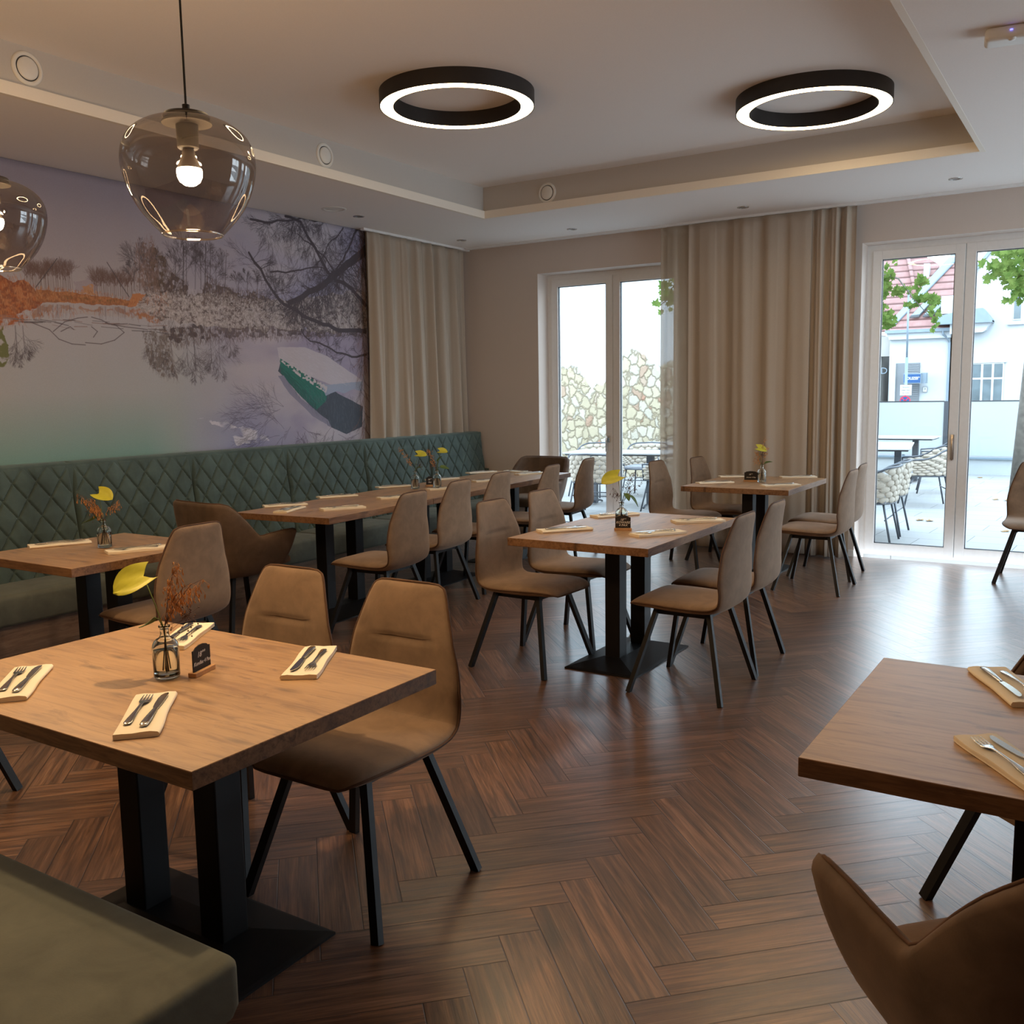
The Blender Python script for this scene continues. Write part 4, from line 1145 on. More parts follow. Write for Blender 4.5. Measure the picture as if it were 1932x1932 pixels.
# ================================================================== PLACE SETTINGS
TZ = .7602
def loft(bm, st, n=10, p=.8):
    """st: (y, z, halfwidth, thickness, x)"""
    rg = []
    for y, z, w, th, x in st:
        rg.append([(x+w*math.copysign(abs(math.cos(2*PI*k/n))**p, math.cos(2*PI*k/n)), y, z+th/2*math.copysign(abs(math.sin(2*PI*k/n))**p, math.sin(2*PI*k/n))) for k in range(n)])
    ringmesh(bm, rg)
def mk_napkin():
    bm = nb(); n = 16
    rg = []
    for j in range(13):
        v = j/12; y = -.15+.30*v; w = .050+.0012*math.sin(v*9); sk = .006*math.sin(v*5+1)
        ring = []
        prof = [(-1, .001), (-.98, .0055), (-1.0, .0075), (-.985, .0125), (-.6, .0140), (-.2, .0132), (.2, .0136), (.6, .0142), (.93, .0125), (1.0, .0085), (1.0, .0045), (.94, .0005), (.4, 0), (-.4, 0)]
        for px, pz in prof:
            ring.append((px*w+sk*.3, y+(.002*px if j in (0, 12) else 0), pz+.0009*math.sin(px*4+v*11)*(pz > .01)))
        rg.append(ring)
    ringmesh(bm, rg)
    o = obj('napkin', bm, M['napkin'], smooth=True, auto=60); return tag(o, '', 'napkin')
def arch(y): return .0028+.0035*math.sin(max(0, min(1, (y+.095)/.19))*PI)
def mk_fork():
    r = thing('fork', '', 'fork')
    bm = nb()
    loft(bm, [(-.0955, arch(-.095), .002, .0016, 0), (-.094, arch(-.094), .0065, .0024, 0), (-.086, arch(-.086), .0088, .0028, 0), (-.06, arch(-.06), .0072, .0028, 0), (-.02, arch(-.02), .0038, .0028, 0), (.02, arch(.02), .0030, .0028, 0), (.034, arch(.034), .0040, .0024, 0), (.043, arch(.043)-.001, .0088, .0018, 0), (.052, arch(.05)-.0022, .0118, .0016, 0), (.060, arch(.06)-.0018, .0122, .0016, 0)], 12)
    obj('fork_handle', bm, M['steel'], r, smooth=True, auto=60)
    bm = nb()
    for k in range(4):
        x = -.0102+.0068*k
        loft(bm, [(.058, arch(.058)-.0018, .0021, .0016, x), (.075, arch(.075), .0017, .0015, x), (.0945, .0055, .0009, .0012, x*.96)], 8)
    obj('fork_tines', bm, M['steel'], r, smooth=True, auto=60); return r
def mk_knife():
    r = thing('knife', '', 'knife')
    bm = nb(); loft(bm, [(-.108, .004, .003, .003, 0), (-.104, .0045, .0082, .006, 0), (-.09, .0048, .0095, .0072, 0), (-.05, .0045, .0082, .0066, 0), (-.005, .004, .0058, .005, 0), (.003, .004, .0042, .004, 0)], 14)
    obj('knife_handle', bm, M['steel'], r, smooth=True, auto=60)
    bm = nb(); prism(bm, [(-.0045, .0), (-.0075, .012), (-.0098, .04), (-.0105, .075), (-.0085, .095), (-.003, .108), (.0035, .112), (.0062, .105), (.0065, .06), (.006, .01), (.0045, 0)], 'z', .0032, .0047)
    obj('knife_blade', bm, M['steel'], r); return r
nap0, fork0, knife0 = mk_napkin(), mk_fork(), mk_knife()
for o_ in (fork0, knife0):
    for c_ in o_.children: c_.data.transform(Matrix.Diagonal((1.1, 1.12, 1.0, 1)))
first = [True]
def setting(x, y, deg, where, tilt=0):
    """deg: direction the fork tines point, 0 = +y"""
    a = A(deg); ca, sa = math.cos(a), math.sin(a)
    def L(dx, dy): return (x+ca*dx-sa*dy, y+sa*dx+ca*dy)
    rr = random.Random(int(x*1000+y*77))
    items = []
    zf = TZ+.0152
    jf, jk = rr.uniform(-3, 3)-1, rr.uniform(-3, 3)-1
    for src, (dx, dy), z, da, lab, grp in ((nap0, (0, 0), TZ, 0, 'folded cream napkin '+where, 'folded cream napkins'), (fork0, (-.021, .010), zf, jf, 'steel fork on the napkin '+where, 'steel forks on the napkins'), (knife0, (.020, .000), zf, jk, 'steel knife on the napkin '+where, 'steel knives on the napkins')):
        px, py = L(dx, dy)
        if first[0]:
            src.location = (px, py, z); src.rotation_euler = (0, 0, a+A(da)); src['label'] = lab; src['group'] = grp
        else:
            dup(src, (px, py, z), a+A(da), lab, grp)
    first[0] = False
setting(3.76, -7.465, 46, 'on the foreground table, at the left edge of the photo')
setting(4.285, -7.455, 44, 'on the foreground table, front middle, nearest the camera')
setting(4.310, -6.925, 212, 'on the foreground table, right side before the chair')
setting(3.735, -6.905, 212, 'on the foreground table, behind the flower bottle')
setting(1.50, -5.93, -26, 'on the table by the wall bench, left of its flowers')
setting(2.05, -5.85, 154, 'on the table by the wall bench, right of its flowers')
setting(3.665, -4.275, -40, 'on the middle table, front left')
setting(3.635, -3.585, -32, 'on the middle table, back left')
setting(4.185, -4.175, 146, 'on the middle table, front right')
setting(4.195, -3.620, 130, 'on the middle table, back right')
setting(3.455, -1.355, -50, 'on the curtain table, front left')
setting(3.425, -.740, -60, 'on the curtain table, back left')
setting(4.005, -1.365, 130, 'on the curtain table, front right')
setting(3.93, -.60, 120, 'on the curtain table, back right')
setting(1.29, -4.09, -35, 'on the joined tables, near end bench side')
setting(1.52, -4.27, 20, 'at the near end of the joined tables')
setting(1.23, -3.49, -30, 'second along the bench side of the joined tables')
setting(1.80, -4.05, 150, 'first along the chair side of the joined tables')
setting(1.14, -2.70, -30, 'third along the bench side of the joined tables')
setting(1.70, -3.34, 150, 'second along the chair side of the joined tables')
setting(1.64, -2.66, 150, 'third along the chair side, right by the two bottles')
setting(1.11, -1.98, -28, 'fourth along the bench side of the joined tables')
setting(1.58, -1.92, 150, 'fourth along the chair side of the joined tables')
setting(1.02, -1.22, -28, 'last along the bench side of the joined tables')
setting(1.32, -1.03, 80, 'at the far end of the joined tables')
setting(1.55, -1.17, 150, 'last along the chair side of the joined tables')
setting(6.04, -6.205, 205, 'on the right edge table, farther one')
setting(6.10, -6.76, 35, 'on the right edge table, nearer one')

# ================================================================== FLOWER BOTTLES AND SIGNS
def mk_vase(label, loc, group='clear glass flower bottles'):
    r = thing('flower_bottle', label, 'bottle vase', loc, A(32), group)
    prof = crom([(.030, .0015), (.0345, .004), (.035, .02), (.035, .085), (.0335, .096), (.026, .108), (.016, .114), (.0125, .120), (.0125, .140), (.0155, .1415), (.0155, .147)], 40)
    bm = nb(); lathe(bm, [(0, .0015)]+[(a, b) for a, b in prof]+[(.0128, .147), (.0105, .140), (.0105, .121), (.0142, .1115), (.0240, .1045), (.0318, .0935), (.0330, .085), (.0330, .010), (.030, .0075), (0, .0075)], 40)
    obj('glass_bottle', bm, M['clear'], r, smooth=True)
    bm = nb(); lathe(bm, [(0, .0080), (.0300, .0080), (.0328, .011), (.0328, .080), (0, .080)], 40); obj('water', bm, M['water'], r, smooth=True)
    return r
def leafsurf(bm, base, up, side, L, W, curl=.3, heart=0, seg=10, th=.0012):
    """curved leaf starting at base along 'up', width along 'side'"""
    up = Vector(up).normalized(); side = Vector(side).normalized(); nrm = up.cross(side)
    base = Vector(base); rows = []
    for j in range(seg+1):
        v = j/seg
        w = W*(math.sin(PI*min(1, v*.92+.08))**.7)*(1-.35*v) if not heart else W*1.12*math.sin(PI*min(1, .20+.80*v))**.62
        if j == seg: w = .0004
        row = []
        for k in range(-4, 5):
            u = k/4
            hb = -heart*L*.34*(abs(u)**1.3)*(1-v)**3
            p = base+up*(L*v+hb)+side*(w*u)+nrm*(curl*L*(v*v)*-.5+.25*w*(abs(u)**1.6)+.012*math.sin(u*7+v*5)*W*4)
            row.append(p)
        rows.append(row)
    g = [[bm.verts.new(p) for p in r] for r in rows]; h = [[bm.verts.new(p+nrm*th) for p in r] for r in rows]
    for A_, fl in ((g, 0), (h, 1)):
        for j in range(seg):
            for k in range(8):
                q = (A_[j][k], A_[j][k+1], A_[j+1][k+1], A_[j+1][k]); bm.faces.new(q if fl else q[::-1])
def spikelet(bm, p, d, L, w):
    p = Vector(p); d = Vector(d).normalized(); s = d.cross(Vector((.3, .5, .8))).normalized(); u = s.cross(d)
    rings = []
    for t_, k in ((0, .15), (.3, 1), (.65, .75), (1, .06)):
        rings.append([p+d*L*t_+(s*math.cos(a)+u*math.sin(a))*w*k for a in (0, 2.1, 4.2)])
    ringmesh(bm, rings)
def bouquet(label, loc, seed, spec):
    """local x = to the camera's right, z up; loc = bottle base"""
    rn_ = random.Random(seed)
    r = thing('flower_bouquet', label, 'flowers', loc, A(32), 'flower bouquets in the bottles')
    zt = .145
    for q, (bx_, by_, bz_, L, W, dr) in enumerate(spec.get('spathe', [])):
        bm = nb(); base = Vector((bx_, by_, bz_))
        n__ = Vector((0, -.6, .75)).normalized(); u__ = Vector(dr[0]); u__ = (u__-n__*u__.dot(n__)).normalized(); dr = (u__, n__.cross(u__))
        tube(bm, [(.012*(q-.5), .01, .018), (.002, 0, .10), (.003*(1 if bx_ > 0 else -1), 0, zt), (bx_*.45, by_*.5, zt+(bz_-zt)*.45), base], [.0016]*4+[.0013], 7)
        obj('flower_stem', bm, M['stem'], r, smooth=True)
        bm = nb(); leafsurf(bm, base, dr[0], dr[1], L, W, .25, 1); sp_ = obj('spathe', bm, M['yellowleaf'], r, smooth=True)
        bm = nb(); d = Vector(dr[0]).normalized(); nn = d.cross(Vector(dr[1]).normalized()); tube(bm, [base, base+d*L*.2-nn*.008, base+d*L*.42-nn*.018], [.0016, .003, .0015], 8); obj('spadix', bm, M['pale_wood'], sp_, smooth=True)
    for (bx_, by_, bz_, L, W, dr) in spec.get('leaf', []):
        bm = nb(); tube(bm, [(.004, .01, .02), (0, 0, .13), (bx_*.5, by_*.5, zt+.4*(bz_-zt)+.01), (bx_, by_, bz_)], .0012, 6); leafsurf(bm, (bx_, by_, bz_), dr[0], dr[1], L, W, .5, 0)
        obj('leaf', bm, M['leafg'], r, smooth=True)
    for (tx, ty, tz, n, droop, mat) in spec.get('grass', []):
        bm = nb(); tip = Vector((tx, ty, tz))
        pts = [(rn_.uniform(-.014, .014), rn_.uniform(-.012, .012), .016), (0, 0, .11), (.002, 0, zt), (tx*.35, ty*.4, zt+(tz-zt)*.5), (tx*.7, ty*.7, zt+(tz-zt)*.88), tip]
        P = crom([tuple(p) for p in pts], 22) if 0 else [Vector(p) for p in pts]
        tube(bm, P, [.0014, .0013, .0012, .0010, .0008, .0005], 6)
        obj('grass_stalk', bm, M['twig'], r, smooth=True)
        bm = nb()
        for k in range(n):
            t_ = rn_.uniform(.35, 1.0); i = min(int(3+t_*2), 4); base = P[3].lerp(P[5], (t_-.35)/.65)
            off = Vector((rn_.uniform(-1, 1), rn_.uniform(-1, 1), rn_.uniform(-.9, .7)*1.0)).normalized()*rn_.uniform(.006, .026)
            e = base+off+Vector((0, 0, -droop*rn_.uniform(0, .03)))
            tube(bm, [base, (base+e)/2+Vector((0, 0, .004)), e], .0004, 4, cap=False)
            d = Vector((rn_.uniform(-.5, .5), rn_.uniform(-.5, .5), -1 if droop else .6)); spikelet(bm, e, d, rn_.uniform(.009, .017), rn_.uniform(.0016, .0028))
        obj('seed_head', bm, M[mat], r)
    if spec.get('berries'):
        bx_, by_, bz_ = spec['berries']; bm = nb(); c0 = Vector((bx_, by_, bz_))
        tube(bm, [(0, 0, .05), (0, 0, zt), c0*.6+Vector((0, 0, zt*.35)), c0], [.0012, .001, .0008, .0006], 5)
        for k in range(34):
            e = c0+Vector((rn_.gauss(0, .022), rn_.gauss(0, .018), rn_.gauss(-.008, .026)))
            tube(bm, [c0.lerp(Vector((0, 0, zt)), rn_.uniform(0, .4)), (c0+e)/2, e], .0004, 4, cap=False)
            lathe(bm, [(0, -.0026), (.0022, -.0012), (.0022, .0012), (0, .0026)], 6, tuple(e))
        obj('berry_sprig', bm, M['twig'], r)
    return r
def sign(label, loc, deg, lines, w=.085, h=.068):
    """local face looks to -y"""
    r = thing('chalkboard_sign', label, 'table sign', loc, A(deg), 'small chalkboard reservation signs')
    bm = nb(); box(bm, (0, 0, .0065), (w+.012, .026, .013), bev=.001, seg=1); obj('wooden_foot', bm, M['pale_wood'], r)
    bm = nb(); z0, z1 = .0105, .0125+h; hw = w/2
    top = [(hw, z1-.008), (hw-.008, z1-.007), (hw-.016, z1-.001), (.01, z1+.003), (-.01, z1+.003), (-hw+.016, z1-.001), (-hw+.008, z1-.007), (-hw, z1-.008)]
    prism(bm, [(-hw, z0), (hw, z0)]+top, 'y', -.0016, .0016); bd = obj('board', bm, M['chalk'], r)
    n = len(lines); 
    for i, (tx, sz, dx) in enumerate(lines):
        z = z1-.016-(h-.022)*(i+.35)/n
        text_mesh('chalk_writing', tx, sz, M['chalktext'], bd, (dx, -.0022, z), (PI/2, 0, 0), .0003, .3, bold=.0003)
    return r
V = {'near': (4.050, -7.215), 'wall': (1.80, -5.865), 'mid': (3.905, -4.045), 'far': (3.775, -1.120), 'la': (1.395, -2.735), 'lb': (1.510, -2.59)}
mk_vase('clear glass flower bottle on the foreground table', (*V['near'], TZ)); mk_vase('clear glass flower bottle on the table by the wall bench', (*V['wall'], TZ))
mk_vase('clear glass flower bottle on the middle table', (*V['mid'], TZ)); mk_vase('clear glass flower bottle on the curtain table', (*V['far'], TZ))
mk_vase('clear glass flower bottle on the joined tables, left of the pair', (*V['la'], TZ)); mk_vase('clear glass flower bottle on the joined tables, right of the pair', (*V['lb'], TZ))
X_, Y_, Z_ = Vector((1, 0, 0)), Vector((0, 1, 0)), Vector((0, 0, 1))
bouquet('yellow anthurium and orange dried grass in the bottle on the foreground table', (*V['near'], TZ), 1, {
    'spathe': [(-.048, .0, .285, .088, .044, ((-.8, -.45, -.36), (.62, -.25, -.12)))], 'leaf': [(-.022, -.01, .172, .050, .018, ((-.75, -.1, -.75), (.3, .95, 0)))],
    'grass': [(.045, .01, .318, 70, 1, 'dry'), (.115, .0, .275, 40, 1, 'dry'), (.075, .02, .262, 46, 1, 'dry'), (.05, .0, .24, 40, 1, 'dry')], 'berries': (.070, .01, .175)})
bouquet('yellow anthurium and brown dried grass in the bottle before the wall bench', (*V['wall'], TZ), 2, {
    'spathe': [(-.012, .0, .285, .085, .040, ((.85, -.3, -.25), (.25, .1, .6)))], 'leaf': [(-.035, -.02, .17, .07, .026, ((-.6, -.3, -.55), (.3, .95, 0)))],
    'grass': [(-.125, .0, .285, 40, 1, 'dry'), (-.07, .02, .26, 55, 1, 'dry'), (-.03, -.02, .22, 45, 1, 'dry'), (.09, .0, .25, 30, 1, 'dry')], 'berries': (-.055, .01, .205)})
bouquet('yellow green anthurium and dark berry twigs in the bottle on the middle table', (*V['mid'], TZ), 3, {
    'spathe': [(-.02, .0, .295, .105, .042, ((-.85, -.3, -.25), (.25, .0, .8)))], 'leaf': [(.045, -.02, .185, .075, .022, ((.75, -.2, -.65), (.3, .9, .2))), (.02, -.02, .20, .05, .02, ((.3, -.5, -.5), (.9, .2, 0)))],
    'grass': [(.10, .0, .335, 16, 0, 'twig'), (.06, .0, .30, 14, 0, 'twig'), (-.05, .0, .23, 22, 1, 'twig'), (.12, .01, .25, 14, 0, 'twig')], 'berries': (.05, .01, .235)})
bouquet('yellow anthurium and dried grass in the bottle on the curtain table', (*V['far'], TZ), 4, {
    'spathe': [(-.035, .0, .285, .075, .036, ((.8, -.5, .15), (-.1, .5, .7)))], 'leaf': [(.015, -.02, .155, .065, .028, ((.55, -.3, .35), (.3, .9, .2)))],
    'grass': [(.012, .0, .365, 20, 0, 'dry'), (-.05, .0, .245, 44, 0, 'dry'), (.045, .0, .28, 36, 0, 'dry'), (-.065, .01, .20, 24, 1, 'dry')], 'berries': (.0, .01, .24)})
bouquet('yellow anthurium and reddish dried grass in the left bottle of the joined tables', (*V['la'], TZ), 5, {
    'spathe': [(.028, .0, .285, .075, .034, ((.55, -.4, .45), (.5, .3, -.6)))], 'leaf': [(.02, -.02, .17, .05, .018, ((.5, -.3, .3), (.3, .9, .2)))],
    'grass': [(-.13, .0, .33, 36, 0, 'dry'), (-.06, .0, .235, 26, 0, 'dry')], 'berries': (.045, .01, .20)})
bouquet('lime green anthurium with leaves in the right bottle of the joined tables', (*V['lb'], TZ), 6, {
    'spathe': [(.03, .0, .305, .065, .030, ((.5, -.4, .45), (.5, .3, -.6)))], 'leaf': [(.03, -.02, .175, .075, .022, ((.9, -.1, -.05), (.0, .7, .7))), (.01, 0, .22, .06, .02, ((.4, -.2, .7), (.5, .3, .2)))],
    'grass': [(-.07, .0, .31, 44, 0, 'dry'), (-.045, .01, .22, 30, 0, 'dry')], 'berries': (-.03, .01, .19)})
sign('chalkboard sign on a wooden foot beside the bottle on the foreground table', (4.104, -7.140, TZ), 108, [('18\u00b0\u00b0', .021, -.004), ('Kundlas 4 Pax', .0145, .0)])
sign('chalkboard sign with three chalk lines on the middle table, before its bottle', (3.948, -4.115, TZ), 24, [('18\u00b0\u00b0', .018, 0), ('KOWARE', .018, 0), ('4 PAX', .018, 0)])
sign('chalkboard sign beside the bottle on the curtain table', (3.672, -1.085, TZ), 14, [('18\u00b0\u00b0', .017, -.004), ('Aigott 4 Pax', .0155, .0)], .11, .072)
sign('chalkboard sign between the two bottles on the joined tables', (1.365, -2.50, TZ), 40, [('18\u00b0\u00b0', .02, 0), ('Pax', .018, 0)], .06)

# ================================================================== TERRACE
PZ = -.03
bm = nb(); bx(bm, -8, 16, WT, 9.6, PZ-.1, PZ); o = obj('terrace_floor', bm, M['patio_floor']); o['kind'] = 'structure'
tag(o, 'pale tiled terrace floor outside the glazed doors', 'terrace floor')
bm = nb(); bx(bm, -30, 40, 9.9, 60, -.45, -.35); o = tag(obj('street', bm, simple('street_asphalt', (.16, .16, .16), .9)), 'grey street surface beyond the terrace wall', 'street', kind='structure')
bm = nb(); bx(bm, -7, 1.9, 7.0, 7.35, -.3, 5.4); tag(obj('stone_wall', bm, M['stone']), 'white plastered wall with exposed rubble stone behind the left terrace tables', 'wall', kind='structure')
sw = thing('terrace_screen', 'white screen wall with a dark top rail closing the terrace off from the street', 'screen', (0, 9.65, PZ))
bm = nb(); bx(bm, 1.9, 12, -.03, .25, 0, .29); obj('low_wall', bm, M['plaster'], sw)
bm = nb(); bx(bm, 1.9, 12, -.09, .03, .28, .31); obj('wall_coping', bm, M['zinc'], sw)
for a, b in ((1.95, 3.62), (3.70, 5.6), (5.68, 8.0), (8.08, 11.9)):
    bm = nb(); bx(bm, a, b, .08, .10, .33, 1.29); p_ = obj('screen_panel', bm, M['panel_white'], sw)
    bm = nb(); bx(bm, a, b, .075, .105, 1.285, 1.305); obj('top_rail', bm, M['gasket'], p_)
for a in (3.66, 5.64, 8.04):
    bm = nb(); bx(bm, a-.035, a+.035, .06, .12, .3, 1.30); obj('screen_post', bm, M['grey_metal'], sw)

def make_patio_chair(label, loc, rz):
    r = thing('terrace_chair', label, 'terrace chair', loc, rz, 'woven rope terrace chairs')
    pl = [(.27, .24), (.285, .12), (.285, 0), (.27, -.12), (.225, -.21), (.13, -.265), (0, -.28)]
    pl = pl+[(-x, y) for x, y in reversed(pl[:-1])]
    Q = crom(pl, 49); arc = np.r_[0, np.cumsum(np.linalg.norm(np.diff(Q, axis=0), axis=1))]; T_ = arc[-1]
    def at(s):
        x = np.interp(s, arc, Q[:, 0]); y = np.interp(s, arc, Q[:, 1]); e = .01
        dx = np.interp(min(s+e, T_), arc, Q[:, 0])-np.interp(max(s-e, 0), arc, Q[:, 0]); dy = np.interp(min(s+e, T_), arc, Q[:, 1])-np.interp(max(s-e, 0), arc, Q[:, 1])
        l = math.hypot(dx, dy); return Vector((x, y, 0)), Vector((dx/l, dy/l, 0)), Vector((dy/l, -dx/l, 0))
    def hh(s):
        q = min(s, T_-s)/(T_/2); return float(np.interp(q, [0, .28, .42, .56, .68, 1], [.62, .635, .67, .74, .775, .785]))
    bm = nb(); rows = 6
    NC = 14
    for j in range(rows):
        for k in range(NC):
            s = (k+.5+(.5 if j % 2 else 0))*T_/NC
            if s > T_-.02: continue
            p, tt, n_ = at(s); top = hh(s)-.018; z = .425+(top-.425)*(j+.5)/rows
            lean = .045*(z-.42)/.36
            if n_.dot(Vector((p.x, p.y, 0))) < 0: n_ = -n_
            c0 = p+n_*lean*1.0; c0.z = z; hzz = (top-.425)/rows*.62
            hl = T_/NC*.58; R = []
            m0 = bmesh.new(); bmesh.ops.create_uvsphere(m0, u_segments=8, v_segments=6, radius=1)
            mt = Matrix((tt*hl, n_*.022, Z_*hzz)).transposed().to_4x4(); mt.translation = c0
            bmesh.ops.transform(m0, matrix=mt, verts=m0.verts); join(bm, m0)
    obj('woven_shell', bm, M['rope'], r, smooth=True)
    bm = nb(); tp, lo = [], []
    for k in range(41):
        s = T_*k/40; p, tt, n_ = at(s)
        if n_.dot(p) < 0: n_ = -n_
        tp.append(p+n_*.045*(hh(s)-.42)/.36+Z_*hh(s)); lo.append(p+Z_*.415)
    tube(bm, tp, .011, 8); tube(bm, lo, .010, 8)
    tube(bm, [tp[0], lo[0]], .010, 8); tube(bm, [tp[-1], lo[-1]], .010, 8); tube(bm, [lo[0], lo[-1]], .010, 8)
    obj('metal_frame', bm, M['grey_metal'], r, smooth=True)
    bm = nb(); box(bm, (0, 0, .435), (.50, .46, .05), bev=.02); obj('seat_cushion', bm, simple('grey_seat_cushion', (.25, .26, .28), .9) if 'pc' not in M else M['pc'], r, smooth=True, auto=50)
    for sx in (-1, 1):
        for sy in (-1, 1):
            bm = nb(); tube(bm, [(sx*.22, sy*.20, .415), (sx*.27, sy*.285, 0)], .011, 8); obj('leg', bm, M['grey_metal'], r, smooth=True)
    bm = nb(); tube(bm, [(-.235, .22, .25), (.235, .22, .25)], .007, 6); tube(bm, [(-.235, -.22, .25), (.235, -.22, .25)], .007, 6); obj('stretcher', bm, M['grey_metal'], r, smooth=True)
    return r
pc = make_patio_chair('woven terrace chair outside the right door, nearest its glass', (4.13, 1.17, PZ), A(92))
def pch(x, y, d, lab): return dup(pc, (x, y, PZ), A(d), lab)
pch(4.10, 1.87, 91, 'woven terrace chair outside the right door, second behind the nearest')
pch(4.16, 4.50, 108, 'woven terrace chair outside the right door, broad rope side beside the door middle')
pch(4.05, 6.35, 100, 'woven terrace chair outside the right door, farthest, only its top visible')
pch(3.02, 3.70, 180, 'woven terrace chair outside the right door, at the left pane edge behind the white table')
pch(.62, 1.98, 6, 'woven terrace chair outside the left door, its rope back to the glass')
pch(1.38, 2.62, 80, 'woven terrace chair outside the left door, side on at the table end, bright weave')
pch(-.42, 3.90, 178, 'woven terrace chair outside the left door, behind the table on the left')
pch(.32, 4.15, 185, 'woven terrace chair outside the left door, behind the table beside the door middle')
pch(1.06, 3.80, 12, 'woven terrace chair outside the left door, near the sheer curtain edge')
pch(.10, 5.95, 172, 'woven terrace chair outside the left door, farthest by the stone wall')
def patio_table(x, y, lx, ly, deg, label):
    r = thing('terrace_table', label, 'terrace table', (x, y, PZ), A(deg), 'pale terrace tables')
    bm = nb(); box(bm, (0, 0, .735), (lx, ly, .018), bev=.004); obj('tabletop', bm, M['table_grey'], r)
    bm = nb(); box(bm, (0, 0, .715), (lx-.06, ly-.06, .02)); obj('top_frame', bm, M['gasket'], r)
    for s in (-1, 1):
        bm = nb(); box(bm, (s*lx*.28, 0, .36), (.09, .09, .69)); obj('pillar', bm, M['grey_metal'], r)
        bm = nb()
        for q in (-1, 1): tube(bm, [(s*lx*.28, 0, .05), (s*lx*.28, q*ly*.3, .035), (s*lx*.28, q*ly*.42, .012)], .014, 8)
        obj('foot', bm, M['grey_metal'], r, smooth=True)
patio_table(.52, 2.95, 1.45, .80, 8, 'pale terrace table outside the left door, near the glass')
patio_table(.55, 5.15, 1.4, .80, 8, 'pale terrace table outside the left door, by the stone wall')
patio_table(3.35, 1.75, .80, 1.30, 0, 'white terrace table outside the right door, its corner at the left pane edge')
patio_table(3.42, 5.35, .85, 1.7, 8, 'white terrace table outside the right door, in the middle of the left pane')
patio_table(3.05, 7.9, 1.5, .8, 0, 'farthest terrace table before the white screen')
for k, (x, y, lab) in enumerate(((4.362, 3.012, 'dry brown leaf on the terrace behind the left pane of the right door'), (4.47, 2.99, 'dry brown leaf touching its neighbour on the terrace behind the left pane'), (4.753, 3.515, 'dry brown leaf on the terrace just right of the door middle'), (4.338, 9.0, 'dry leaf at the foot of the low terrace wall'), (5.303, 2.473, 'dry leaf beside the leg of the right edge chair'), (4.907, 5.626, 'large dry leaf on the terrace drain cover'), (5.05, 5.55, 'dry leaf lying by the large leaf on the drain'))):
    bm = nb(); rr = random.Random(k+40); n = 10
    pts = [((.05+.028*math.cos(5*2*PI*q/n*.5+1)*(1 if q % 2 else -1))*math.cos(2*PI*q/n), (.05+.02*(1 if q % 2 else -1))*math.sin(2*PI*q/n)) for q in range(n)]
    c0 = bm.verts.new((0, 0, .012)); vs = [bm.verts.new((a, b, .002+.014*rr.random())) for a, b in pts]
    for q in range(n): bm.faces.new((c0, vs[q], vs[(q+1) % n]))
    o = obj('fallen_leaf', bm, M['dead_leaf'], loc=(x, y, PZ)); sm = o.modifiers.new('t', 'SOLIDIFY'); sm.thickness = .002; sm.offset = 1
    tag(o, lab, 'leaf', 'dry leaves fallen on the terrace')

# ---- trees
def maple_leaf(bm, c0, n_, a, s, rnd):
    n_ = Vector(n_).normalized(); u = n_.cross(Vector((0, 0, 1)) if abs(n_.z) < .9 else X_).normalized(); v = n_.cross(u)
    prof = [(0, 0), (.18, .05), (.42, -.05), (.40, .16), (.62, .30), (.42, .40), (.46, .62), (.22, .55), (.12, .72), (0, 1.0)]
    pts = prof+[(-x, y) for x, y in reversed(prof[1:-1])]
    ca, sa = math.cos(a), math.sin(a)
    vs = []
    for x, y in pts:
        X, Y = x*ca-y*sa, x*sa+y*ca
        vs.append(bm.verts.new(Vector(c0)+(u*X+v*Y)*s+n_*(.12*s*math.sin(3*x+2*y))))
    ctr = bm.verts.new(Vector(c0)+(u*(-.4*sa)+v*(.4*ca))*s+n_*.05*s)
    for i in range(len(vs)): bm.faces.new((ctr, vs[i], vs[(i+1) % len(vs)]))
def tree(name, label, trunk, branches, clusters, seed, ls=.11):
    rnd = random.Random(seed)
    r = thing(name, label, 'tree', trunk[0][:3])
    o0 = Vector(trunk[0][:3])
    bm = nb(); tube(bm, [Vector(p[:3])-o0 for p in trunk], [p[3] for p in trunk], 12); obj('trunk', bm, M['bark'], r, smooth=True)
    for br in branches:
        bm = nb(); tube(bm, [Vector(p)-o0 for p in br], [.03*(1-.8*i/(len(br)-1)) for i in range(len(br))], 7); obj('branch', bm, M['bark'], r, smooth=True)
    bm = nb()
    for (x, y, z, rx, ry, rz_, n) in clusters:
        for k in range(n):
            p = Vector((x+rnd.gauss(0, rx), y+rnd.gauss(0, ry), z+rnd.gauss(0, rz_)))-o0
            maple_leaf(bm, p, (rnd.uniform(-.7, .7), -1, rnd.uniform(-.3, .9)), rnd.uniform(2.2, 4.2), ls*rnd.uniform(.7, 1.25), rnd)
    f = obj('foliage', bm, M['leaf'], r); f['kind'] = 'stuff'
    return r
tree('maple_tree', 'maple tree whose grey trunk stands at the right edge of the right door', [(5.06, 7.0, PZ, .12), (5.12, 7.0, 1.3, .10), (5.20, 7.0, 2.8, .09), (5.3, 7.0, 4.5, .08)],
     [[(5.15, 7.0, 2.9), (5.0, 6.5, 3.25), (4.8, 6.2, 3.2), (4.6, 6.0, 3.05)], [(5.2, 7, 3.0), (5.05, 6.4, 2.9), (5.0, 6.1, 2.65)]],
     [(4.84, 6.0, 3.06, .11, .15, .10, 46), (5.03, 6.0, 2.98, .09, .15, .14, 54), (5.06, 6.0, 2.72, .05, .12, .06, 16), (5.0, 6.0, 3.3, .12, .15, .08, 34), (5.6, 6.5, 3.9, .5, .5, .3, 260)], 5, .115)
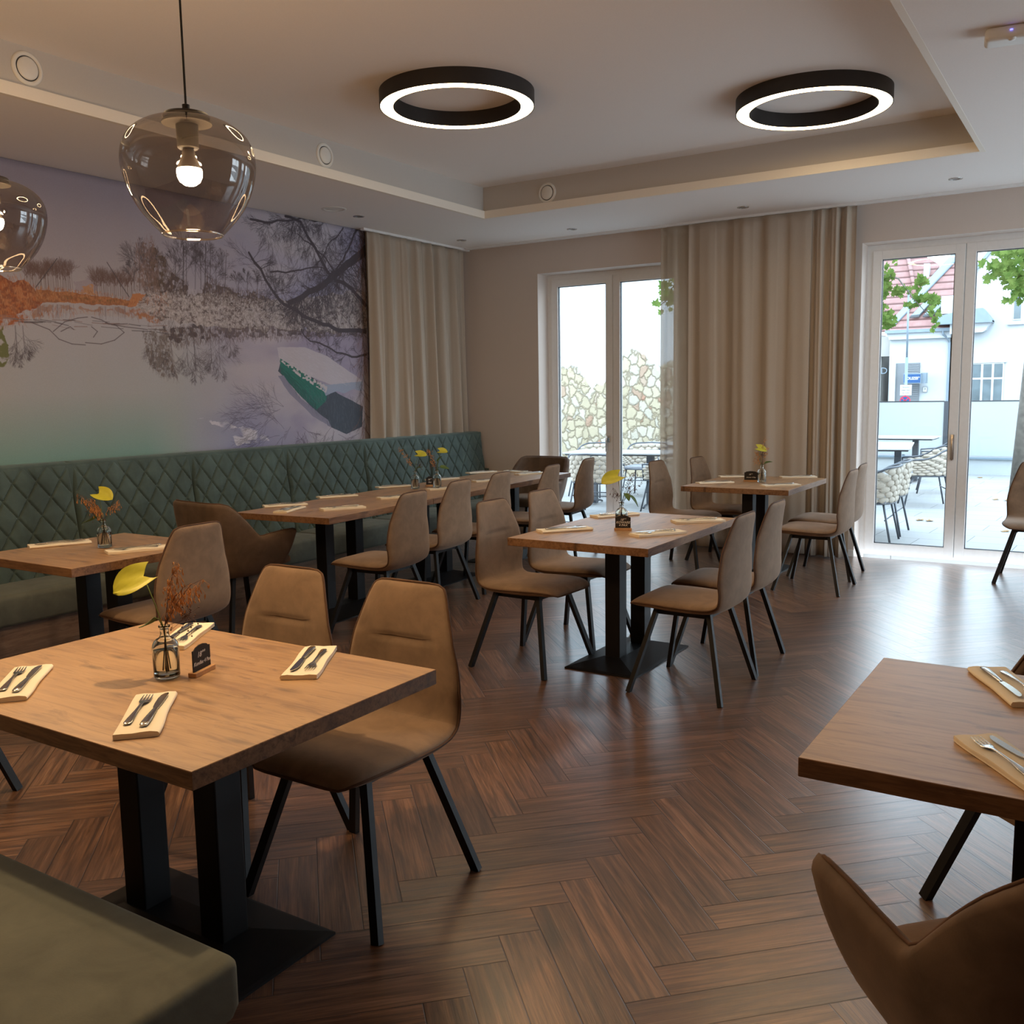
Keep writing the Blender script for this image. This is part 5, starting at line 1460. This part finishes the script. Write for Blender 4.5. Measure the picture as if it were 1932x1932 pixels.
tree('street_tree', 'street tree whose green leaves hang before the red roof at the left pane edge', [(1.0, 12.2, -.35, .18), (.95, 12.2, 2.5, .13), (.9, 12.2, 5.0, .09)],
     [[(.95, 12.2, 3.2), (1.6, 12.1, 3.75), (2.1, 12.0, 3.82), (2.35, 12.0, 3.72), (2.65, 12, 3.3), (2.95, 12.0, 2.95)], [(.95, 12.2, 2.4), (1.6, 12.1, 2.7), (2.1, 12, 2.85)]],
     [(2.03, 12, 3.55, .07, .1, .18, 46), (2.18, 12, 3.78, .05, .1, .06, 14), (2.10, 12, 2.95, .09, .1, .12, 54), (2.36, 12, 3.45, .09, .08, .05, 16), (2.76, 12, 3.58, .06, .08, .10, 24), (2.80, 12, 3.24, .10, .08, .04, 22), (2.62, 12, 3.16, .05, .08, .04, 10), (3.04, 12, 3.20, .05, .08, .08, 16), (3.10, 12, 2.88, .06, .08, .10, 10), (1.4, 12, 4.3, .5, .4, .5, 160)], 8, .13)
tree('courtyard_tree', 'courtyard tree with bright leaves at the top of the left door behind the sheer curtain', [(1.9, 4.6, PZ, .11), (1.9, 4.6, 2.0, .09), (1.8, 4.6, 4.2, .06)],
     [[(1.85, 4.6, 3.1), (1.3, 4.2, 3.0), (.85, 4.0, 2.9), (.62, 4.0, 2.75)]],
     [(.74, 4.0, 2.84, .07, .08, .09, 26), (.90, 4.0, 2.98, .09, .08, .12, 40), (1.4, 4.2, 3.3, .3, .3, .3, 120)], 9, .115)

# ---- street lamp and signs
sl = thing('street_lamp', 'slender grey street lamp before the white house', 'street lamp', (1.86, 16, -.35))
bm = nb(); tube(bm, [(0, 0, 0), (0, 0, 2.6)], .035, 10); tube(bm, [(0, 0, 2.55), (-.01, 0, 4.2)], .024, 10); obj('lamp_post', bm, M['zinc'], sl, smooth=True)
bm = nb(); box(bm, (-.13, 0, 4.24), (.30, .12, .045), bev=.015, ry=.05); obj('lamp_head', bm, M['zinc'], sl, smooth=True, auto=50)
ps = thing('parking_sign', 'white lettered sign above a round no parking sign on the lamp post', 'street sign', (1.875, 15.95, 1.2))
bm = nb(); bx(bm, -.135, .13, -.012, 0, .13, .385, .004); o = obj('sign_plate', bm, M['sign_white'], ps)
for i, tx in enumerate(('Parkverbot', 'ausgen. Fahrz.', 'der Polizei')): text_mesh('sign_lettering', tx, .036, M['gasket'], o, (0, -.0135, .325-.068*i), (PI/2, 0, 0), .0005)
bm = nb(); lathe(bm, [(0, 0), (.125, 0), (.125, .01), (0, .01)], 36); bmesh.ops.rotate(bm, matrix=Matrix.Rotation(PI/2, 3, 'X'), verts=bm.verts); bmesh.ops.translate(bm, vec=(-.01, -.008, -.005), verts=bm.verts); d_ = obj('round_sign', bm, M['sign_red'], ps)
bm = nb(); lathe(bm, [(0, .011), (.098, .011), (.098, .012), (0, .012)], 36); bmesh.ops.rotate(bm, matrix=Matrix.Rotation(PI/2, 3, 'X'), verts=bm.verts); bmesh.ops.translate(bm, vec=(-.01, -.008, -.005), verts=bm.verts); obj('blue_disc', bm, M['sign_blue'], d_)
bm = nb()
for a in (PI/4, -PI/4): box(bm, (-.01, -.0215, -.005), (.19, .002, .024), ry=a)
obj('red_cross', bm, M['sign_red'], d_)

# ---- white house across the street
hs = thing('house', 'white gabled house with red roof and a blue police sign across the street', 'house', (0, 24, -.35))
def hp_(name, bm, mat, par=None, **k):
    bmesh.ops.translate(bm, vec=(0, -24 if (par is None or par is hs) else -24, .35), verts=bm.verts)
    return obj(name, bm, mat, par or hs, **k)
bm = nb(); bx(bm, -.08, 1.78, 24, 30, -.35, 3.1); prism(bm, [(1.72, -.35), (12, -.35), (12, 9), (5.2, 9), (2.22, 4.92), (1.72, 4.33)], 'y', 24, 30); hp_('house_wall', bm, M['plaster'])
bm = nb(); prism(bm, [(-.16, 3.27), (-.16, 3.22), (-.10, 3.12), (-.08, 3.05), (1.74, 3.05), (1.74, 3.30)], 'y', 23.84, 24.05); hp_('cornice', bm, M['plaster'])
bm = nb(); bx(bm, -.2, 1.74, 23.74, 23.85, 3.25, 3.35); bx(bm, 1.34, 2.93, 23.45, 24, 3.44, 3.50)
tube(bm, [(1.52, 23.76, 3.3), (1.53, 23.78, 3.16), (1.66, 23.9, 3.02), (1.70, 23.96, 2.9), (1.70, 23.96, -.2)], .035, 8); hp_('rain_gutter', bm, M['zinc'])
def poly3(bm, pts, th=(0, 0, -.08)):
    a = [bm.verts.new(p) for p in pts]; b = [bm.verts.new(Vector(p)+Vector(th)) for p in pts]; n = len(pts)
    bm.faces.new(a); bm.faces.new(b[::-1])
    for i in range(n): bm.faces.new((a[i], a[(i+1) % n], b[(i+1) % n], b[i]))
bm = nb(); poly3(bm, [(-.09, 23.85, 3.35), (1.80, 23.85, 3.35), (1.80, 29, 8.0), (1.75, 27.0, 6.2)]); hp_('tiled_roof', bm, M['roof'])
bm = nb(); poly3(bm, [(-.16, 24.0, 3.56), (.09, 24.05, 3.61), (1.50, 26.40, 5.75), (2.1, 27.5, 6.8), (1.95, 27.8, 7.1), (1.36, 26.72, 6.05)], (0, 0, -.05)); hp_('roof_flashing', bm, M['zinc'])
for q in ([(.46, 24.16, 3.77), (.74, 24.18, 3.79), (1.05, 24.74, 4.29), (.81, 24.74, 4.29)], [(.85, 24.18, 3.78), (1.16, 24.2, 3.80), (1.36, 24.51, 4.08), (1.36, 24.78, 4.32), (1.19, 24.79, 4.33)]):
    bm = nb(); poly3(bm, q, (0, 0, -.04)); f_w = hp_('roof_window', bm, M['gasket'])
    c_ = sum((Vector(p) for p in q), Vector())/len(q); bm = nb(); poly3(bm, [c_+(Vector(p)-c_)*.84+Vector((0, 0, .012)) for p in q], (0, 0, -.005)); hp_('window_pane', bm, M['zinc'], f_w).location = (0, 0, 0)
bm = nb(); bx(bm, 1.42, 1.80, 23.9, 25.2, 3.79, 4.34); hp_('dormer', bm, M['plaster'])
bm = nb(); prism(bm, [(1.36, 3.50), (1.40, 3.70), (1.9, 3.80), (2.30, 3.86), (2.65, 3.88), (2.93, 3.52), (2.93, 3.46)], 'y', 23.5, 24.0); hp_('canopy_roof', bm, M['zinc'])
bm = nb(); prism(bm, [(1.74, 3.14), (2.66, 3.16), (2.75, 3.22), (2.80, 3.33), (2.88, 3.44), (1.74, 3.44)], 'y', 23.6, 24.0); hp_('bay_cornice', bm, M['plaster'])
bm = nb(); poly3(bm, [(2.16, 23.9, 4.90), (2.24, 23.9, 4.86), (5.25, 23.9, 8.95), (5.17, 23.9, 9.0)], (0, .3, 0)); hp_('gable_edge', bm, M['zinc'])
def hwin(x0, x1, z0, z1, cols, rows, rowz=None):
    bm = nb(); bx(bm, x0, x1, 23.96, 24.01, z0, z1)
    fr_ = hp_('window', bm, M['sign_white'])
    fx = (x1-x0); n = cols
    zs = rowz or [z0+(z1-z0)*k/rows for k in range(rows+1)]
    for j in range(len(zs)-1):
        bm = nb()
        for i in range(n):
            a = x0+fx*i/n+fx*.025+.01; b = x0+fx*(i+1)/n-fx*.025-.01
            bx(bm, a, b, 23.95, 23.962, zs[j]+.03, zs[j+1]-.03)
        p = hp_('window_pane', bm, M['dark_glass'], fr_)
    return fr_
hwin(2.36, 3.26, .9, 2.23, 3, 2, [.9, 1.76, 2.23]); hwin(3.44, 3.66, 3.5, 4.3, 1, 1)
bm = nb(); bx(bm, 2.30, 3.32, 23.93, 24.0, 2.235, 2.27); bx(bm, 3.30, 3.80, 23.9, 24.0, 3.36, 3.40); hp_('window_sill', bm, M['plaster'])
bm = nb(); bx(bm, -.04, .14, 23.9, 24.0, -.3, 2.3); hp_('door_pilaster', bm, M['plaster'])
bm = nb(); bx(bm, .14, .44, 23.97, 24.01, -.3, 2.3); hp_('entrance_door', bm, M['shutter'])
bm = nb(); bx(bm, .44, .86, 23.96, 24.01, -.3, 2.3)
for k in range(34): bx(bm, .46, .84, 23.945, 23.96, .0+k*.068, .04+k*.068)
hp_('slatted_shutter', bm, M['shutter'])
pb = thing('police_sign', 'blue illuminated box sign reading POLIZEI on the white house', 'sign', (.75, 23.5, 1.80))
bm = nb(); bx(bm, -.27, .25, -.14, .14, -.16, .16, .005); bx(bm, .25, .38, -.02, .28, -.155, .17); sb = obj('sign_box', bm, M['zinc'], pb)
bm = nb(); bx(bm, -.255, .235, -.148, -.139, -.135, .13); fc_ = obj('sign_face', bm, M['sign_blue'], pb)
text_mesh('sign_lettering', 'POLIZEI*', .115, M['sign_white'], fc_, (-.008, -.150, 0), (PI/2, 0, 0), .001, 0, bold=.004)
nbp = thing('house_number', 'small framed house number 3 sign on the white house', 'house number', (1.035, 23.97, 1.45))
bm = nb(); bx(bm, -.07, .07, -.02, 0, -.09, .09); o = obj('number_frame', bm, M['shutter'], nbp)
bm = nb(); bx(bm, -.056, .056, -.024, -.019, -.076, .076); o = obj('number_plate', bm, M['sign_white'], nbp)
text_mesh('number_digit', '3', .10, M['gasket'], o, (0, -.0255, .01), (PI/2, 0, 0), .0006)
# neighbouring beige building with its roof
nh = thing('house', 'beige neighbouring building with a pale red tiled roof, left of the white house', 'house', (-4, 25, -.35))
bm = nb(); bx(bm, -6, 3.55, -.4, 5, 0, 3.6); bx(bm, 3.2, 3.86, -.5, 0, 2.9, 3.55); obj('house_wall', bm, M['plaster_beige'], nh)
bm = nb(); poly3(bm, [(-3.2+4-7, 25.6-25, 3.34+.35), (-.32+4, 25.8-25, 3.50+.35), (.66+4, 28.42-25, 5.82+.35), (.04+4, 28.92-25, 6.28+.35), (-.52+4, 28.95-25, 6.30+.35), (-7+4, 28.95-25, 6.30+.35)]); obj('tiled_roof', bm, M['roof'], nh)
bm = nb(); tube(bm, [(3.52, 3.78, 6.64), (3.98, 2.48, 5.48), (4.1, 2.0, 5.05)], .07, 8); obj('ridge_tiles', bm, M['roof'], nh, smooth=True)
bm = nb(); bx(bm, 4.22, 4.40, 2.9, 3.15, 5.4, 6.2); obj('chimney', bm, M['plaster'], nh)
text_mesh('wall_lettering', 'LD', .30, M['zinc'], nh, (3.60, -.52, 2.42), (PI/2, 0, 0), .01)
